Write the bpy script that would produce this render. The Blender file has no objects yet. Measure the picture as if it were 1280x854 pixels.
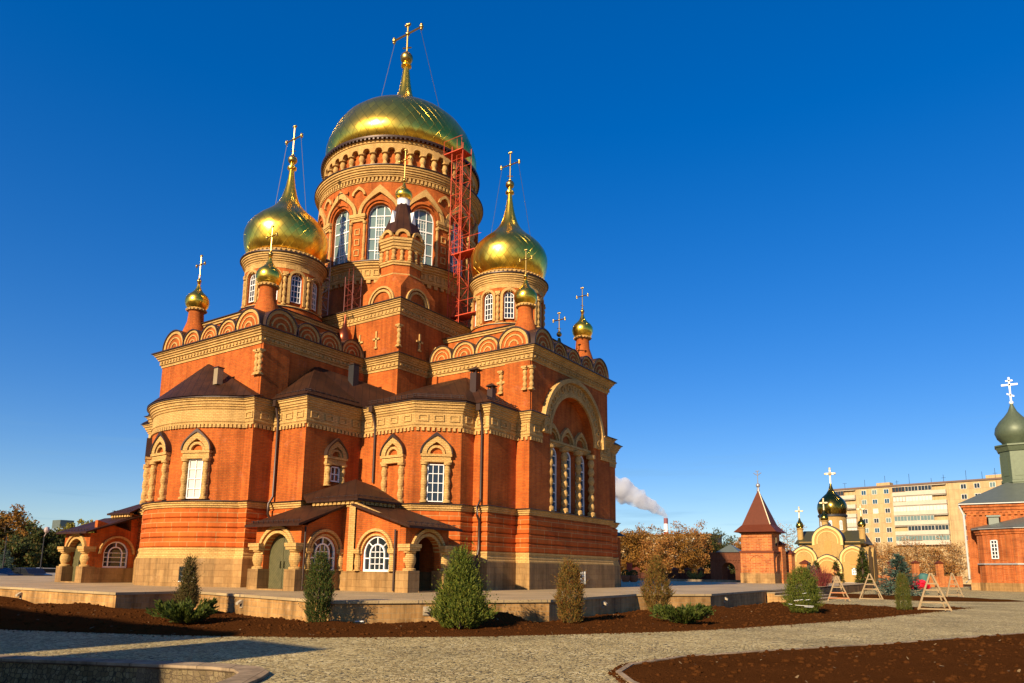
import bpy, bmesh, math, random
from math import sin, cos, pi, radians, sqrt, atan2, hypot
from mathutils import Vector, Matrix
random.seed(7)
S = bpy.context.scene
COL = S.collection

# ------------------------------------------------------------------ camera
CF, CPITCH, CYAW, CROLL, CCX, CCY = 909.6, .1769, .59506, -.012485, 640, 551.25
EYE = 1.7
_h = Vector((-sin(CYAW)*cos(CPITCH), cos(CYAW)*cos(CPITCH), sin(CPITCH)))
_r = Vector((cos(CYAW), sin(CYAW), 0)); _d = _h.cross(_r)
_r2 = _r*cos(CROLL)+_d*sin(CROLL); _d2 = -_r*sin(CROLL)+_d*cos(CROLL)
cam = bpy.data.cameras.new('camera'); camo = bpy.data.objects.new('camera', cam); COL.objects.link(camo)
M = Matrix.Identity(4)
for i in range(3):
    M[i][0] = _r2[i]; M[i][1] = -_d2[i]; M[i][2] = -_h[i]
M[2][3] = EYE
camo.matrix_world = M
cam.sensor_width = 36; cam.sensor_fit = 'HORIZONTAL'; cam.lens = 36*CF/1280
cam.shift_y = (CCY-427)/1280; cam.clip_start = .1; cam.clip_end = 6000
S.camera = camo

# ------------------------------------------------------------------ sky, sun, exposure
SUN_EL, SUN_AZ = radians(25), radians(2.0)      # azimuth from -Y towards +X
W = bpy.data.worlds.new('World'); S.world = W; W.use_nodes = True
nt = W.node_tree; nt.nodes.clear()
sky = nt.nodes.new('ShaderNodeTexSky'); sky.sky_type = 'NISHITA'; sky.sun_disc = False
sky.sun_elevation = SUN_EL; sky.sun_rotation = pi-SUN_AZ
sky.altitude = 200; sky.air_density = 1.0; sky.dust_density = .4; sky.ozone_density = 5.0
hs = nt.nodes.new('ShaderNodeHueSaturation'); hs.inputs['Saturation'].default_value = 1.54; hs.inputs['Hue'].default_value = .517
hs.inputs['Value'].default_value = 1.0
bg = nt.nodes.new('ShaderNodeBackground'); bg.inputs[1].default_value = .128
wo = nt.nodes.new('ShaderNodeOutputWorld')
gm = nt.nodes.new('ShaderNodeGamma'); gm.inputs[1].default_value = .72
nt.links.new(sky.outputs[0], gm.inputs[0]); nt.links.new(gm.outputs[0], hs.inputs['Color'])
# faint streaks of cloud low in the sky
tcw = nt.nodes.new('ShaderNodeTexCoord'); sx = nt.nodes.new('ShaderNodeSeparateXYZ'); nt.links.new(tcw.outputs['Generated'], sx.inputs[0])
mpw = nt.nodes.new('ShaderNodeMapping'); mpw.inputs['Scale'].default_value = (3.2, 3.2, 46); nt.links.new(tcw.outputs['Generated'], mpw.inputs[0])
nzw = nt.nodes.new('ShaderNodeTexNoise'); nzw.inputs['Scale'].default_value = 1.6; nzw.inputs['Detail'].default_value = 5; nt.links.new(mpw.outputs[0], nzw.inputs['Vector'])
rw = nt.nodes.new('ShaderNodeMapRange'); rw.inputs[1].default_value = .56; rw.inputs[2].default_value = .74; nt.links.new(nzw.outputs[0], rw.inputs[0])
el = nt.nodes.new('ShaderNodeMapRange'); el.inputs[1].default_value = .20; el.inputs[2].default_value = .08; nt.links.new(sx.outputs[2], el.inputs[0])
mu = nt.nodes.new('ShaderNodeMath'); mu.operation = 'MULTIPLY'; nt.links.new(rw.outputs[0], mu.inputs[0]); nt.links.new(el.outputs[0], mu.inputs[1])
m2 = nt.nodes.new('ShaderNodeMath'); m2.operation = 'MULTIPLY'; m2.inputs[1].default_value = .4; nt.links.new(mu.outputs[0], m2.inputs[0])
mxw = nt.nodes.new('ShaderNodeMix'); mxw.data_type = 'RGBA'; mxw.inputs[7].default_value = (1.0, 2.0, 3.0, 1)
nt.links.new(m2.outputs[0], mxw.inputs[0]); nt.links.new(hs.outputs[0], mxw.inputs[6]); nt.links.new(mxw.outputs[2], bg.inputs[0]); nt.links.new(bg.outputs[0], wo.inputs[0])
sun = bpy.data.lights.new('sun', 'SUN'); sun.energy = 5.0; sun.angle = radians(.55); sun.color = (1, .80, .54)
suno = bpy.data.objects.new('sun', sun); COL.objects.link(suno)
_sd = Vector((sin(SUN_AZ)*cos(SUN_EL), -cos(SUN_AZ)*cos(SUN_EL), sin(SUN_EL)))
suno.rotation_euler = _sd.to_track_quat('Z', 'Y').to_euler(); suno.location = _sd*80
S.cycles.volume_bounces = 6
S.view_settings.view_transform = 'Standard'; S.view_settings.look = 'None'
S.view_settings.exposure = .8; S.view_settings.gamma = 1; S.view_settings.use_curve_mapping = False

# ------------------------------------------------------------------ materials
class NT:
    def __init__(s, name):
        s.m = bpy.data.materials.new(name); s.m.use_nodes = True; s.t = s.m.node_tree
        s.b = s.t.nodes['Principled BSDF']
    def n(s, typ, **kw):
        o = s.t.nodes.new(typ)
        for k, v in kw.items():
            if k.startswith('i_'):
                key = k[2:]
                key = int(key) if key.isdigit() else key.replace('_', ' ')
                o.inputs[key].default_value = v
            else: setattr(o, k, v)
        return o
    def l(s, a, b): s.t.links.new(a, b)
    def math(s, op, a, b=None, c=None):
        o = s.n('ShaderNodeMath', operation=op)
        for i, x in enumerate((a, b, c)):
            if x is None: continue
            if hasattr(x, 'is_output'): s.l(x, o.inputs[i])
            else: o.inputs[i].default_value = x
        return o.outputs[0]
    def mix(s, fac, a, b, mode='MIX'):
        o = s.n('ShaderNodeMix', data_type='RGBA', blend_type=mode)
        for k, x in ((0, fac), (6, a), (7, b)):
            if hasattr(x, 'is_output'): s.l(x, o.inputs[k])
            else: o.inputs[k].default_value = x if k == 0 else (*x, 1) if len(x) == 3 else x
        return o.outputs[2]
    def ramp(s, fac, stops):
        o = s.n('ShaderNodeValToRGB'); e = o.color_ramp.elements
        while len(e) < len(stops): e.new(.5)
        for i, (p, c) in enumerate(stops):
            e[i].position = p; e[i].color = (*c, 1) if len(c) == 3 else (c[0],)*3+(1,)
        s.l(fac, o.inputs[0]); return o.outputs[0]
    def pos(s): return s.n('ShaderNodeNewGeometry').outputs['Position']
    def noise(s, scale, detail=3, vec=None, rough=.55):
        o = s.n('ShaderNodeTexNoise'); o.inputs['Scale'].default_value = scale; o.inputs['Detail'].default_value = detail
        o.inputs['Roughness'].default_value = rough
        s.l(vec if vec is not None else s.pos(), o.inputs['Vector']); return o.outputs['Fac']
    def bump(s, hgt, dist=.01, strength=1.0):
        o = s.n('ShaderNodeBump'); o.inputs['Distance'].default_value = dist; o.inputs['Strength'].default_value = strength
        s.l(hgt, o.inputs['Height']); s.l(o.outputs[0], s.b.inputs['Normal'])
    def wallvec(s):
        p = s.pos(); d = s.n('ShaderNodeVectorMath', operation='DOT_PRODUCT'); d.inputs[1].default_value = (1, .83, 0); s.l(p, d.inputs[0])
        x = s.n('ShaderNodeSeparateXYZ'); s.l(p, x.inputs[0])
        c = s.n('ShaderNodeCombineXYZ'); s.l(d.outputs['Value'], c.inputs[0]); s.l(x.outputs[2], c.inputs[1]); return c.outputs[0]
    def base(s, c): s.l(c, s.b.inputs['Base Color'])
    def set(s, **kw):
        for k, v in kw.items(): s.b.inputs[k.replace('_', ' ')].default_value = v

def plain(name, c, rough=.6, metal=0, var=.12, scale=3, bump=0):
    t = NT(name); n = t.noise(scale, 4)
    t.base(t.mix(n, tuple(max(0, x*(1-var*1.6)) for x in c), tuple(x*(1+var) for x in c)))
    t.set(Roughness=rough, Metallic=metal)
    if not metal: t.b.inputs['Specular IOR Level'].default_value = .2
    if bump: t.bump(t.noise(scale*9, 4), bump)
    return t.m

def brickmat(name, c1, c2, mort, bw, bh, ms, off=.5, stain=.25, dist=.008, rough=.85, msmooth=.1):
    t = NT(name); v = t.wallvec()
    b = t.n('ShaderNodeTexBrick', offset=off); t.l(v, b.inputs['Vector'])
    for k, x in (('Color1', c1), ('Color2', c2), ('Mortar', mort)): b.inputs[k].default_value = (*x, 1)
    b.inputs['Scale'].default_value = 1; b.inputs['Brick Width'].default_value = bw; b.inputs['Row Height'].default_value = bh
    b.inputs['Mortar Size'].default_value = ms; b.inputs['Mortar Smooth'].default_value = msmooth
    n1 = t.noise(.55, 5); n2 = t.noise(7, 3)
    st = t.ramp(n1, [(.3, (1-stain,)), (.62, (1.0,))])
    c = t.mix(1, b.outputs[0], st, 'MULTIPLY')
    c = t.mix(.22, c, t.ramp(n2, [(.3, (.35,)), (.7, (1.0,))]), 'MULTIPLY')
    # weathering: streaks running down the wall and pale bloom
    mp = t.n('ShaderNodeMapping'); mp.inputs['Scale'].default_value = (2.2, 2.2, .16); t.l(t.pos(), mp.inputs[0])
    stk = t.ramp(t.noise(1.0, 5, mp.outputs[0], .7), [(.36, (1-stain*1.25,)), (.56, (1.0,))])
    c = t.mix(.8, c, stk, 'MULTIPLY')
    blo = t.ramp(t.noise(.9, 6, None, .75), [(.60, (0,)), (.80, (1,))])
    c = t.mix(t.math('MULTIPLY', blo, stain*.9), c, tuple(min(1, x*1.0+.16) for x in c1))
    t.base(c); t.set(Roughness=rough); t.b.inputs['Specular IOR Level'].default_value = .15
    h = t.math('SUBTRACT', t.math('MULTIPLY', n2, .35), t.math('MULTIPLY', b.outputs[1], 1.0))
    t.bump(h, dist)
    return t.m

BRICK = brickmat('red_brick', (.64, .150, .021), (.53, .106, .015), (.42, .14, .04), .26, .085, .011, stain=.34)
RUST = brickmat('rusticated_brick', (.60, .135, .021), (.50, .098, .015), (.58, .27, .09), 1.25, .49, .022, dist=.02)
TAN = brickmat('yellow_brick', (.70, .435, .15), (.61, .365, .115), (.46, .26, .085), .26, .085, .011, stain=.2)
GRAN = brickmat('tan_granite', (.43, .25, .092), (.36, .20, .07), (.30, .16, .055), .62, .31, .008, stain=.4, rough=.6, dist=.004)
CLAD = brickmat('terrace_cladding', (.62, .345, .12), (.50, .265, .085), (.62, .42, .20), .36, .18, .007, stain=.5, rough=.7, dist=.008)
ROOFM = None
def seam_roof():
    t = NT('brown_sheet_roof'); p = t.pos()
    d = t.n('ShaderNodeVectorMath', operation='DOT_PRODUCT'); d.inputs[1].default_value = (1, 1, 0); t.l(p, d.inputs[0])
    w = t.math('FRACT', t.math('MULTIPLY', d.outputs['Value'], 1.8))
    seam = t.math('LESS_THAN', w, .09)
    n = t.noise(1.2, 4)
    c = t.ramp(n, [(.3, (.024, .010, .005)), (.7, (.052, .019, .008))])
    c = t.mix(t.math('MULTIPLY', seam, .55), c, (.016, .008, .006))
    t.base(c); t.set(Roughness=.55, Metallic=.0); t.b.inputs['Specular IOR Level'].default_value = .16; t.bump(seam, .03); return t.m
ROOFM = seam_roof()
FLASH = plain('dark_flashing', (.045, .022, .014), .45, .3)
WHITE = plain('white_frame', (.78, .77, .73), .45, 0, .05)
GREENROOF = plain('green_grey_roof', (.13, .15, .12), .45, .3, .15, 1.5)
DARKMET = plain('dark_metal', (.03, .028, .03), .5, .4)
REDMET = plain('red_painted_steel', (.60, .075, .03), .5, 0, .25, 4)
GREYMET = plain('galvanised_steel', (.35, .30, .29), .5, .4)
CREAM = plain('cream_plaster', (.72, .62, .42), .8, 0, .1)
DOORG = None
def doormat_():
    t = NT('green_plank_door'); p = t.pos()
    d = t.n('ShaderNodeVectorMath', operation='DOT_PRODUCT'); d.inputs[1].default_value = (1, 1, 1.0); t.l(p, d.inputs[0])
    w = t.math('LESS_THAN', t.math('FRACT', t.math('MULTIPLY', d.outputs['Value'], 8)), .14)
    c = t.mix(w, t.ramp(t.noise(5, 4), [(.3, (.075, .07, .024)), (.7, (.12, .105, .04))]), (.02, .018, .008))
    t.base(c); t.set(Roughness=.55); t.bump(w, .01); return t.m
DOORG = doormat_()
DOORD = plain('dark_timber_door', (.02, .012, .009), .4, 0, .2)
def glassmat(name, c, rough=.04, spec=.7):
    t = NT(name); t.base(t.mix(t.noise(.8, 2), c, tuple(x*1.6 for x in c))); t.set(Roughness=rough); t.b.inputs['Specular IOR Level'].default_value = spec
    n = t.noise(1.1, 2); t.bump(n, .02, .5); return t.m
GLASS = glassmat('window_glass', (.012, .016, .018))
GLASSP = glassmat('pale_window_glass', (.10, .145, .13), .08)
GLASSB = glassmat('blue_window_glass', (.01, .05, .085), .06)
BLIND = plain('white_blind', (.62, .58, .48), .7, 0, .05)
def goldmat(name, N, k, c=(1.0, .60, .075), rough=.28, pert=.065):
    t = NT(name); tc = t.n('ShaderNodeTexCoord'); x = t.n('ShaderNodeSeparateXYZ'); t.l(tc.outputs['Object'], x.inputs[0])
    a = t.math('MULTIPLY', t.math('ARCTAN2', x.outputs[1], x.outputs[0]), N/(2*pi))
    b = t.math('MULTIPLY', x.outputs[2], k)
    u = t.math('ADD', a, b); v = t.math('SUBTRACT', a, b)
    wn = t.n('ShaderNodeTexWhiteNoise', noise_dimensions='3D'); cc = t.n('ShaderNodeCombineXYZ')
    t.l(t.math('FLOOR', u), cc.inputs[0]); t.l(t.math('FLOOR', v), cc.inputs[1]); t.l(cc.outputs[0], wn.inputs['Vector'])
    sub = t.n('ShaderNodeVectorMath', operation='SUBTRACT'); t.l(wn.outputs['Color'], sub.inputs[0]); sub.inputs[1].default_value = (.5, .5, .5)
    scl = t.n('ShaderNodeVectorMath', operation='SCALE'); t.l(sub.outputs[0], scl.inputs[0]); scl.inputs['Scale'].default_value = pert
    add = t.n('ShaderNodeVectorMath', operation='ADD'); g = t.n('ShaderNodeNewGeometry'); t.l(g.outputs['Normal'], add.inputs[0]); t.l(scl.outputs[0], add.inputs[1])
    nn = t.n('ShaderNodeVectorMath', operation='NORMALIZE'); t.l(add.outputs[0], nn.inputs[0])
    fu = t.math('FRACT', u); fv = t.math('FRACT', v)
    seam = t.math('MAXIMUM', t.math('LESS_THAN', fu, .07), t.math('LESS_THAN', fv, .07))
    bp = t.n('ShaderNodeBump'); bp.inputs['Distance'].default_value = .03; bp.inputs['Strength'].default_value = .6
    t.l(seam, bp.inputs['Height']); t.l(nn.outputs[0], bp.inputs['Normal']); t.l(bp.outputs[0], t.b.inputs['Normal'])
    col = t.mix(wn.outputs['Value'], tuple(x*.86 for x in c), tuple(min(1, x*1.1) for x in c))
    t.base(t.mix(t.math('MULTIPLY', seam, .42), col, tuple(x*.35 for x in c)))
    t.set(Metallic=1.0, Roughness=rough); return t.m
GOLD = goldmat('gilded_plates', 52, 1.05)
GOLDS = goldmat('gilded_plates_small', 34, 1.7)
GOLDP = plain('gilded_metal', (.42, .28, .08), .36, 1, .1)
DULL = goldmat('dark_gilding', 26, 2, (.16, .12, .03), .3)

def leafmat(name, cols, trans=.3, rough=.6, k=1.45):
    cols = [tuple(x*k for x in c) for c in cols]
    t = NT(name); g = t.n('ShaderNodeNewGeometry')
    stops = [(i/max(1, len(cols)-1), c) for i, c in enumerate(cols)]
    t.base(t.ramp(g.outputs['Random Per Island'], stops)); t.set(Roughness=rough); t.b.inputs['Specular IOR Level'].default_value = .12
    tr = t.n('ShaderNodeBsdfTranslucent'); ms = t.n('ShaderNodeMixShader'); ms.inputs[0].default_value = trans
    rp = t.ramp(g.outputs['Random Per Island'], stops); t.l(rp, tr.inputs[0])
    out = t.t.nodes['Material Output']; t.l(t.b.outputs[0], ms.inputs[1]); t.l(tr.outputs[0], ms.inputs[2]); t.l(ms.outputs[0], out.inputs[0])
    return t.m
BARK = plain('bark', (.09, .06, .04), .9, 0, .3, 6, .01)

# ------------------------------------------------------------------ mesh helpers
class MB:
    def __init__(s): s.v = []; s.f = []; s.mi = []; s.m = 0
    def add(s, vs, fs):
        b = len(s.v); s.v.extend([tuple(p) for p in vs]); s.f.extend([tuple(b+i for i in f) for f in fs]); s.mi.extend([s.m]*len(fs)); return s
    def box(s, x0, x1, y0, y1, z0, z1):
        return s.add([(x0,y0,z0),(x1,y0,z0),(x1,y1,z0),(x0,y1,z0),(x0,y0,z1),(x1,y0,z1),(x1,y1,z1),(x0,y1,z1)],
            [(0,3,2,1),(4,5,6,7),(0,1,5,4),(1,2,6,5),(2,3,7,6),(3,0,4,7)])
    def fbox(s, fr, a0, a1, d0, d1, z0, z1):
        return s.add([fr.p(a,d,z) for z in (z0,z1) for a,d in ((a0,d1),(a1,d1),(a1,d0),(a0,d0))],
            [(0,3,2,1),(4,5,6,7),(0,1,5,4),(1,2,6,5),(2,3,7,6),(3,0,4,7)])
    def prism(s, poly, z0, z1):
        n = len(poly); vs = [(x,y,z0) for x,y in poly]+[(x,y,z1) for x,y in poly]
        return s.add(vs, [tuple(range(n-1,-1,-1)), tuple(range(n,2*n))]+[(i,(i+1)%n,n+(i+1)%n,n+i) for i in range(n)])
    def plate(s, fr, pts, d0, d1):
        n = len(pts); vs = [fr.p(a,d1,z) for a,z in pts]+[fr.p(a,d0,z) for a,z in pts]
        return s.add(vs, [tuple(range(n)), tuple(range(2*n-1,n-1,-1))]+[(i,n+i,n+(i+1)%n,(i+1)%n) for i in range(n)])
    def sweep(s, path, prof, closed=False):
        n = len(path); m = len(prof); vs = []
        for i, p in enumerate(path):
            def nrm(a, b):
                dx, dy = b[0]-a[0], b[1]-a[1]; l = hypot(dx,dy) or 1; return (dy/l, -dx/l)
            ns = []
            if closed or i > 0: ns.append(nrm(path[i-1], p))
            if closed or i < n-1: ns.append(nrm(p, path[(i+1)%n]))
            if len(ns) == 2:
                k = 1+ns[0][0]*ns[1][0]+ns[0][1]*ns[1][1]; k = max(k,.3); mx, my = (ns[0][0]+ns[1][0])/k, (ns[0][1]+ns[1][1])/k
            else: mx, my = ns[0]
            vs += [(p[0]+mx*o, p[1]+my*o, z) for o, z in prof]
        fs = []
        for i in range(n if closed else n-1):
            j = (i+1)%n
            for k in range(m): l = (k+1)%m; fs.append((i*m+k, j*m+k, j*m+l, i*m+l))
        if not closed: fs += [tuple(range(m)), tuple(range((n-1)*m+m-1,(n-1)*m-1,-1))]
        return s.add(vs, fs)
    def lathe(s, cx, cy, prof, n=24, caps=True):
        m = len(prof); vs = []; fs = []
        for i in range(n):
            a = 2*pi*i/n
            vs += [(cx+r*cos(a), cy+r*sin(a), z) for r, z in prof]
        for i in range(n):
            j = (i+1)%n
            for k in range(m-1): fs.append((i*m+k, j*m+k, j*m+k+1, i*m+k+1))
        if caps:
            if prof[0][0] > 1e-4: fs.append(tuple(i*m for i in range(n-1,-1,-1)))
            if prof[-1][0] > 1e-4: fs.append(tuple(i*m+m-1 for i in range(n)))
        return s.add(vs, fs)
    def tube(s, pts, r, n=6):
        pts = [Vector(p) for p in pts]; vs = []; fs = []; rs = r if isinstance(r,(list,tuple)) else [r]*len(pts)
        for i, p in enumerate(pts):
            t = (pts[min(i+1,len(pts)-1)]-pts[max(i-1,0)]).normalized()
            u = t.cross(Vector((0,0,1)) if abs(t.z) < .95 else Vector((1,0,0))).normalized(); w = t.cross(u)
            vs += [tuple(p+(u*cos(2*pi*k/n)+w*sin(2*pi*k/n))*rs[i]) for k in range(n)]
        for i in range(len(pts)-1):
            for k in range(n): l = (k+1)%n; fs.append((i*n+k, i*n+l, (i+1)*n+l, (i+1)*n+k))
        fs += [tuple(range(n-1,-1,-1)), tuple(range((len(pts)-1)*n, len(pts)*n))]
        return s.add(vs, fs)
    def sphere(s, c, r, n=10, sz=1):
        return s.lathe(c[0], c[1], [(max(1e-5, r*cos(a)), c[2]+r*sz*sin(a)) for a in [(-.5+i/(n-2))*pi for i in range(n-1)]], n, False)
    def arch(s, fr, ac, zc, r0, r1, d0, d1, keel=0, a0=0, a1=pi, seg=16, leg=0):
        """ring sector; r0=0 gives a tympanum; keel lifts the crown to a point; leg adds straight legs"""
        def ro(t, R): return R*(1+keel*max(0, 1-abs(t-pi/2)/.85)**2.3) if keel else R
        out = [(ac+ro(t,r1)*cos(t), zc+ro(t,r1)*sin(t)) for t in [a0+(a1-a0)*i/seg for i in range(seg+1)]]
        k0 = keel*.62 if r0 else 0
        def ri(t): return r0*(1+k0*max(0, 1-abs(t-pi/2)/.8)**2.3)
        inn = [(ac+ri(t)*cos(t), zc+ri(t)*sin(t)) for t in [a0+(a1-a0)*i/seg for i in range(seg+1)]]
        if leg:
            out = [(ac+r1, zc-leg)]+out+[(ac-r1, zc-leg)]; inn = [(ac+r0, zc-leg)]+inn+[(ac-r0, zc-leg)]
        n = len(out)
        vs = [fr.p(a,d1,z) for a,z in out]+[fr.p(a,d1,z) for a,z in inn]+[fr.p(a,d0,z) for a,z in out]+[fr.p(a,d0,z) for a,z in inn]
        fs = []
        for i in range(n-1):
            fs += [(i,i+1,n+i+1,n+i), (2*n+i,3*n+i,3*n+i+1,2*n+i+1), (i,2*n+i,2*n+i+1,i+1), (n+i,n+i+1,3*n+i+1,3*n+i)]
        fs += [(0,n,3*n,2*n), (n-1,3*n-1,4*n-1,2*n-1)]
        return s.add(vs, fs)
    def fan(s, apex, pts, close=False):
        n = len(pts); return s.add([apex]+list(pts), [(0,i+1,(i+1)%n+1) for i in range(n if close else n-1)])
    def archband(s, cx, cy, Ri, Ro, n, z0, z1, hw, spring, seg=6, azs=None, az0=0):
        for b in (range(n) if azs is None else azs):
            azc = az0+2*pi*b/n; ha = hw/Ro; bay = pi/n
            th = [-bay, -ha-1e-4]+[ -ha+2*ha*i/(2*seg) for i in range(2*seg+1)]+[ha+1e-4, bay]
            def zb(t):
                if abs(t) > ha+5e-5: return z0
                return spring+sqrt(max(0, hw*hw-(t*Ro)**2))
            vs = []; fs = []
            for t in th:
                a = azc+t-pi/2
                c_, s_ = cos(a), sin(a)
                for R, z in ((Ro, zb(t)), (Ro, z1), (Ri, zb(t)), (Ri, z1)): vs.append((cx+R*c_, cy+R*s_, z))
            for i in range(len(th)-1):
                p = i*4; q = p+4
                fs += [(p,q,q+1,p+1), (p,p+2,q+2,q), (p+1,q+1,q+3,p+3)]
            s.add(vs, fs)
        return s
    def build(s, name, mats, parent=None, org=(0,0,0), smooth=0, recalc=True, loc=None):
        me = bpy.data.meshes.new(name)
        me.from_pydata([(x-org[0],y-org[1],z-org[2]) for x,y,z in s.v], [], s.f)
        if not isinstance(mats, (list, tuple)): mats = [mats]
        for m in mats: me.materials.append(m)
        if len(mats) > 1: me.polygons.foreach_set('material_index', s.mi)
        if recalc:
            bm = bmesh.new(); bm.from_mesh(me); bmesh.ops.recalc_face_normals(bm, faces=bm.faces); bm.to_mesh(me); bm.free()
        if smooth:
            me.shade_smooth(); me.set_sharp_from_angle(angle=radians(smooth))
        o = bpy.data.objects.new(name, me); COL.objects.link(o)
        if parent is not None: o.parent = parent
        if loc is not None: o.location = loc
        return o

class Fr:
    def __init__(s, x, y, nx, ny):
        l = hypot(nx,ny); s.n = (nx/l, ny/l); s.t = (-ny/l, nx/l); s.o = (x, y)
    def p(s, a, d, z): return (s.o[0]+s.t[0]*a+s.n[0]*d, s.o[1]+s.t[1]*a+s.n[1]*d, z)
class CFr:
    """frame on a cylinder, azimuth from -Y towards +X"""
    def __init__(s, cx, cy, R, az): s.c = (cx, cy); s.R = R; s.az = az
    def p(s, a, d, z):
        t = s.az+a/s.R-pi/2; return (s.c[0]+(s.R+d)*cos(t), s.c[1]+(s.R+d)*sin(t), z)
    def flat(s, d=0):
        t = s.az-pi/2; return Fr(s.c[0]+(s.R+d)*cos(t), s.c[1]+(s.R+d)*sin(t), cos(t), sin(t))

def along(path, step, closed=False, ends=0):
    n = len(path)
    for i in range(n if closed else n-1):
        a, b = path[i], path[(i+1)%n]; L = hypot(b[0]-a[0], b[1]-a[1])
        if L < step*.6: continue
        k = max(1, int(round((L-ends)/step)))
        for j in range(k):
            q = (j+.5)/k; x, y = a[0]+(b[0]-a[0])*q, a[1]+(b[1]-a[1])*q
            yield Fr(x, y, (b[1]-a[1]), -(b[0]-a[0]))

def tag(o, label=None, cat=None, group=None, kind=None):
    if label: o['label'] = label
    if cat: o['category'] = cat
    if group: o['group'] = group
    if kind: o['kind'] = kind
    return o
def empty(name, loc, label=None, cat=None, group=None, rz=0):
    o = bpy.data.objects.new(name, None); COL.objects.link(o); o.location = loc; o.rotation_euler = (0,0,rz); o.empty_display_size = .5
    return tag(o, label, cat, group)

def bulge(z0, z1, r, nb=3, lo=.62):
    """turned baluster-like column profile"""
    H = z1-z0; prof = [(r*1.25, z0), (r*1.25, z0+H*.05)]
    for i in range(nb):
        a = z0+H*(.07+.86*i/nb); h = H*.86/nb
        for q, k in ((0, lo), (.2, .85), (.4, 1.05), (.6, 1.0), (.82, .8), (.97, lo)): prof.append((r*k, a+h*q))
    prof += [(r*1.25, z0+H*.94), (r*1.3, z1)]
    return prof

# ================================================================== the cathedral
X0, Y0, ZP = -36.05, 37.7, .75
CA = empty('brick_cathedral', (X0, Y0, ZP), 'large red brick cathedral with big gold domes on the stone terrace', 'cathedral')
ORG = (0, 0, ZP)
def cp(name, mb, mats, parent=CA, smooth=0, org=ORG, loc=None): return mb.build(name, mats, parent, org, smooth, True, loc)

AR, AC = 5.57, -11.13
arc = [(AR*sin(a), AC-AR*cos(a)) for a in [(-.82+1.64*i/22) for i in range(23)]]
SP = [(-14.1,-7.45),(-13.15,-7.45),(-13.1,-8.45),(-11.3,-10.05),(-8.45,-10.05),(-8.45,-9.85),(-7.2,-9.85),(-7.2,-13.65),(-4.65,-13.65),(-4.65,-14.9)]+arc+\
     [(4.65,-14.9),(4.65,-13.65),(7.2,-13.65),(7.2,-9.85),(8.45,-9.85),(8.45,-10.05),(11.3,-10.05),(13.1,-8.45),(13.15,-7.45),(14.1,-7.45),(14.1,-4.85),(14.95,-4.85)]
NP = [(14.95,4.85),(14.1,4.85),(14.1,7.45),(7.2,7.45),(7.2,13.65),(4.65,13.65),(4.65,14.9),(-4.65,14.9),(-4.65,13.65),(-7.2,13.65),(-7.2,7.45),(-14.1,7.45),(-14.1,4.85),(-14.95,4.85),(-14.95,-4.85),(-14.1,-4.85)]
LOW = SP+NP
NOTCH = [(14.95,-2.65),(14.42,-2.65),(14.42,2.65),(14.95,2.65)]
UP = [(-4.6,-14.75),(4.6,-14.75),(4.6,-7.4),(7.4,-7.4),(7.4,-4.65),(14.95,-4.65),(14.95,4.65),(7.4,4.65),(7.4,7.4),(4.6,7.4),(4.6,14.75),(-4.6,14.75),(-4.6,7.4),(-7.4,7.4),(-7.4,4.65),(-14.95,4.65),(-14.95,-4.65),(-7.4,-4.65),(-7.4,-7.4),(-4.6,-7.4)]
CUBE = [(-7.4,-7.4),(7.4,-7.4),(7.4,7.4),(-7.4,7.4)]
FE = Fr(14.95, 0, 1, 0)

# brick body
w = MB()
w.prism(LOW, 2.3, 4.97)
w.prism(SP+NOTCH+NP, 4.97, 10.3)
UPN = UP[:6]+NOTCH+UP[6:]
w.prism(UPN, 10.3, 14.1)
w.prism(CUBE, 14.1, 17.5)
aw = [(2.65*cos(t), 9.4+2.65*sin(t)) for t in [pi*i/24 for i in range(25)]]
w.plate(FE, aw+[(-2.65,14.1),(2.65,14.1)], -.53, 0)
# shallow strips on the arm walls
for sgn in (1,):
    w.box(4.6, 4.74, -14.72, -13.0, 10.35, 13.3)
    w.box(13.2, 14.92, -4.78, -4.6, 10.35, 13.3)
    w.box(4.6, 4.74, -8.2, -7.42, 10.35, 13.3)
    w.box(7.42, 8.2, -4.78, -4.6, 10.35, 13.3)
# pedestals under the arm domes, drum base, small arm domes' plinths
for cx, cy in ((10.1,0),(0,-10.1),(-10.1,0),(0,10.1)):
    w.box(cx-3.1, cx+3.1, cy-3.2, cy+3.2, 14.1, 16.15)
cp('wall', w, BRICK)
dr = MB(); dr.lathe(0,0,[(5.78,17.4),(5.78,20.6)],72); dr.lathe(0,0,[(5.3,20.6),(5.3,30.8)],72)
dr.archband(0,0,5.3,5.8,12,21.9,27.75,.82,25.3,8)
dr.lathe(0,0,[(5.35,28.7),(5.35,30.3)],72)
cp('drum', dr, BRICK, smooth=40)

# rusticated storey
r_ = MB()
for k in range(4):
    z = 2.68+k*.49
    r_.sweep(LOW, [(-.1,z),(.03,z),(.085,z+.05),(.085,z+.40),(.03,z+.45),(-.1,z+.45)], True)
cp('rusticated_storey', r_, RUST)

# granite plinth and its mouldings
g = MB(); g.sweep(LOW, [(-.3,.7),(.2,.7),(.2,2.12),(-.3,2.12)], True)
pl = cp('plinth', g, GRAN)
g = MB(); g.sweep(LOW, [(-.1,2.12),(.17,2.12),(.17,2.2),(.13,2.26),(.13,2.36),(.09,2.42),(.09,2.52),(.12,2.56),(.12,2.66),(-.1,2.68)], True)
g.sweep(LOW, [(-.1,4.66),(.06,4.66),(.06,4.74),(.12,4.76),(.12,4.86),(.18,4.88),(.18,4.97),(-.1,4.97)], True)
cp('stone_moulding', g, TAN)
g = MB(); g.sweep(LOW, [(-.1,4.965),(.26,4.965),(.26,5.0),(-.1,5.06)], True)
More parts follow.
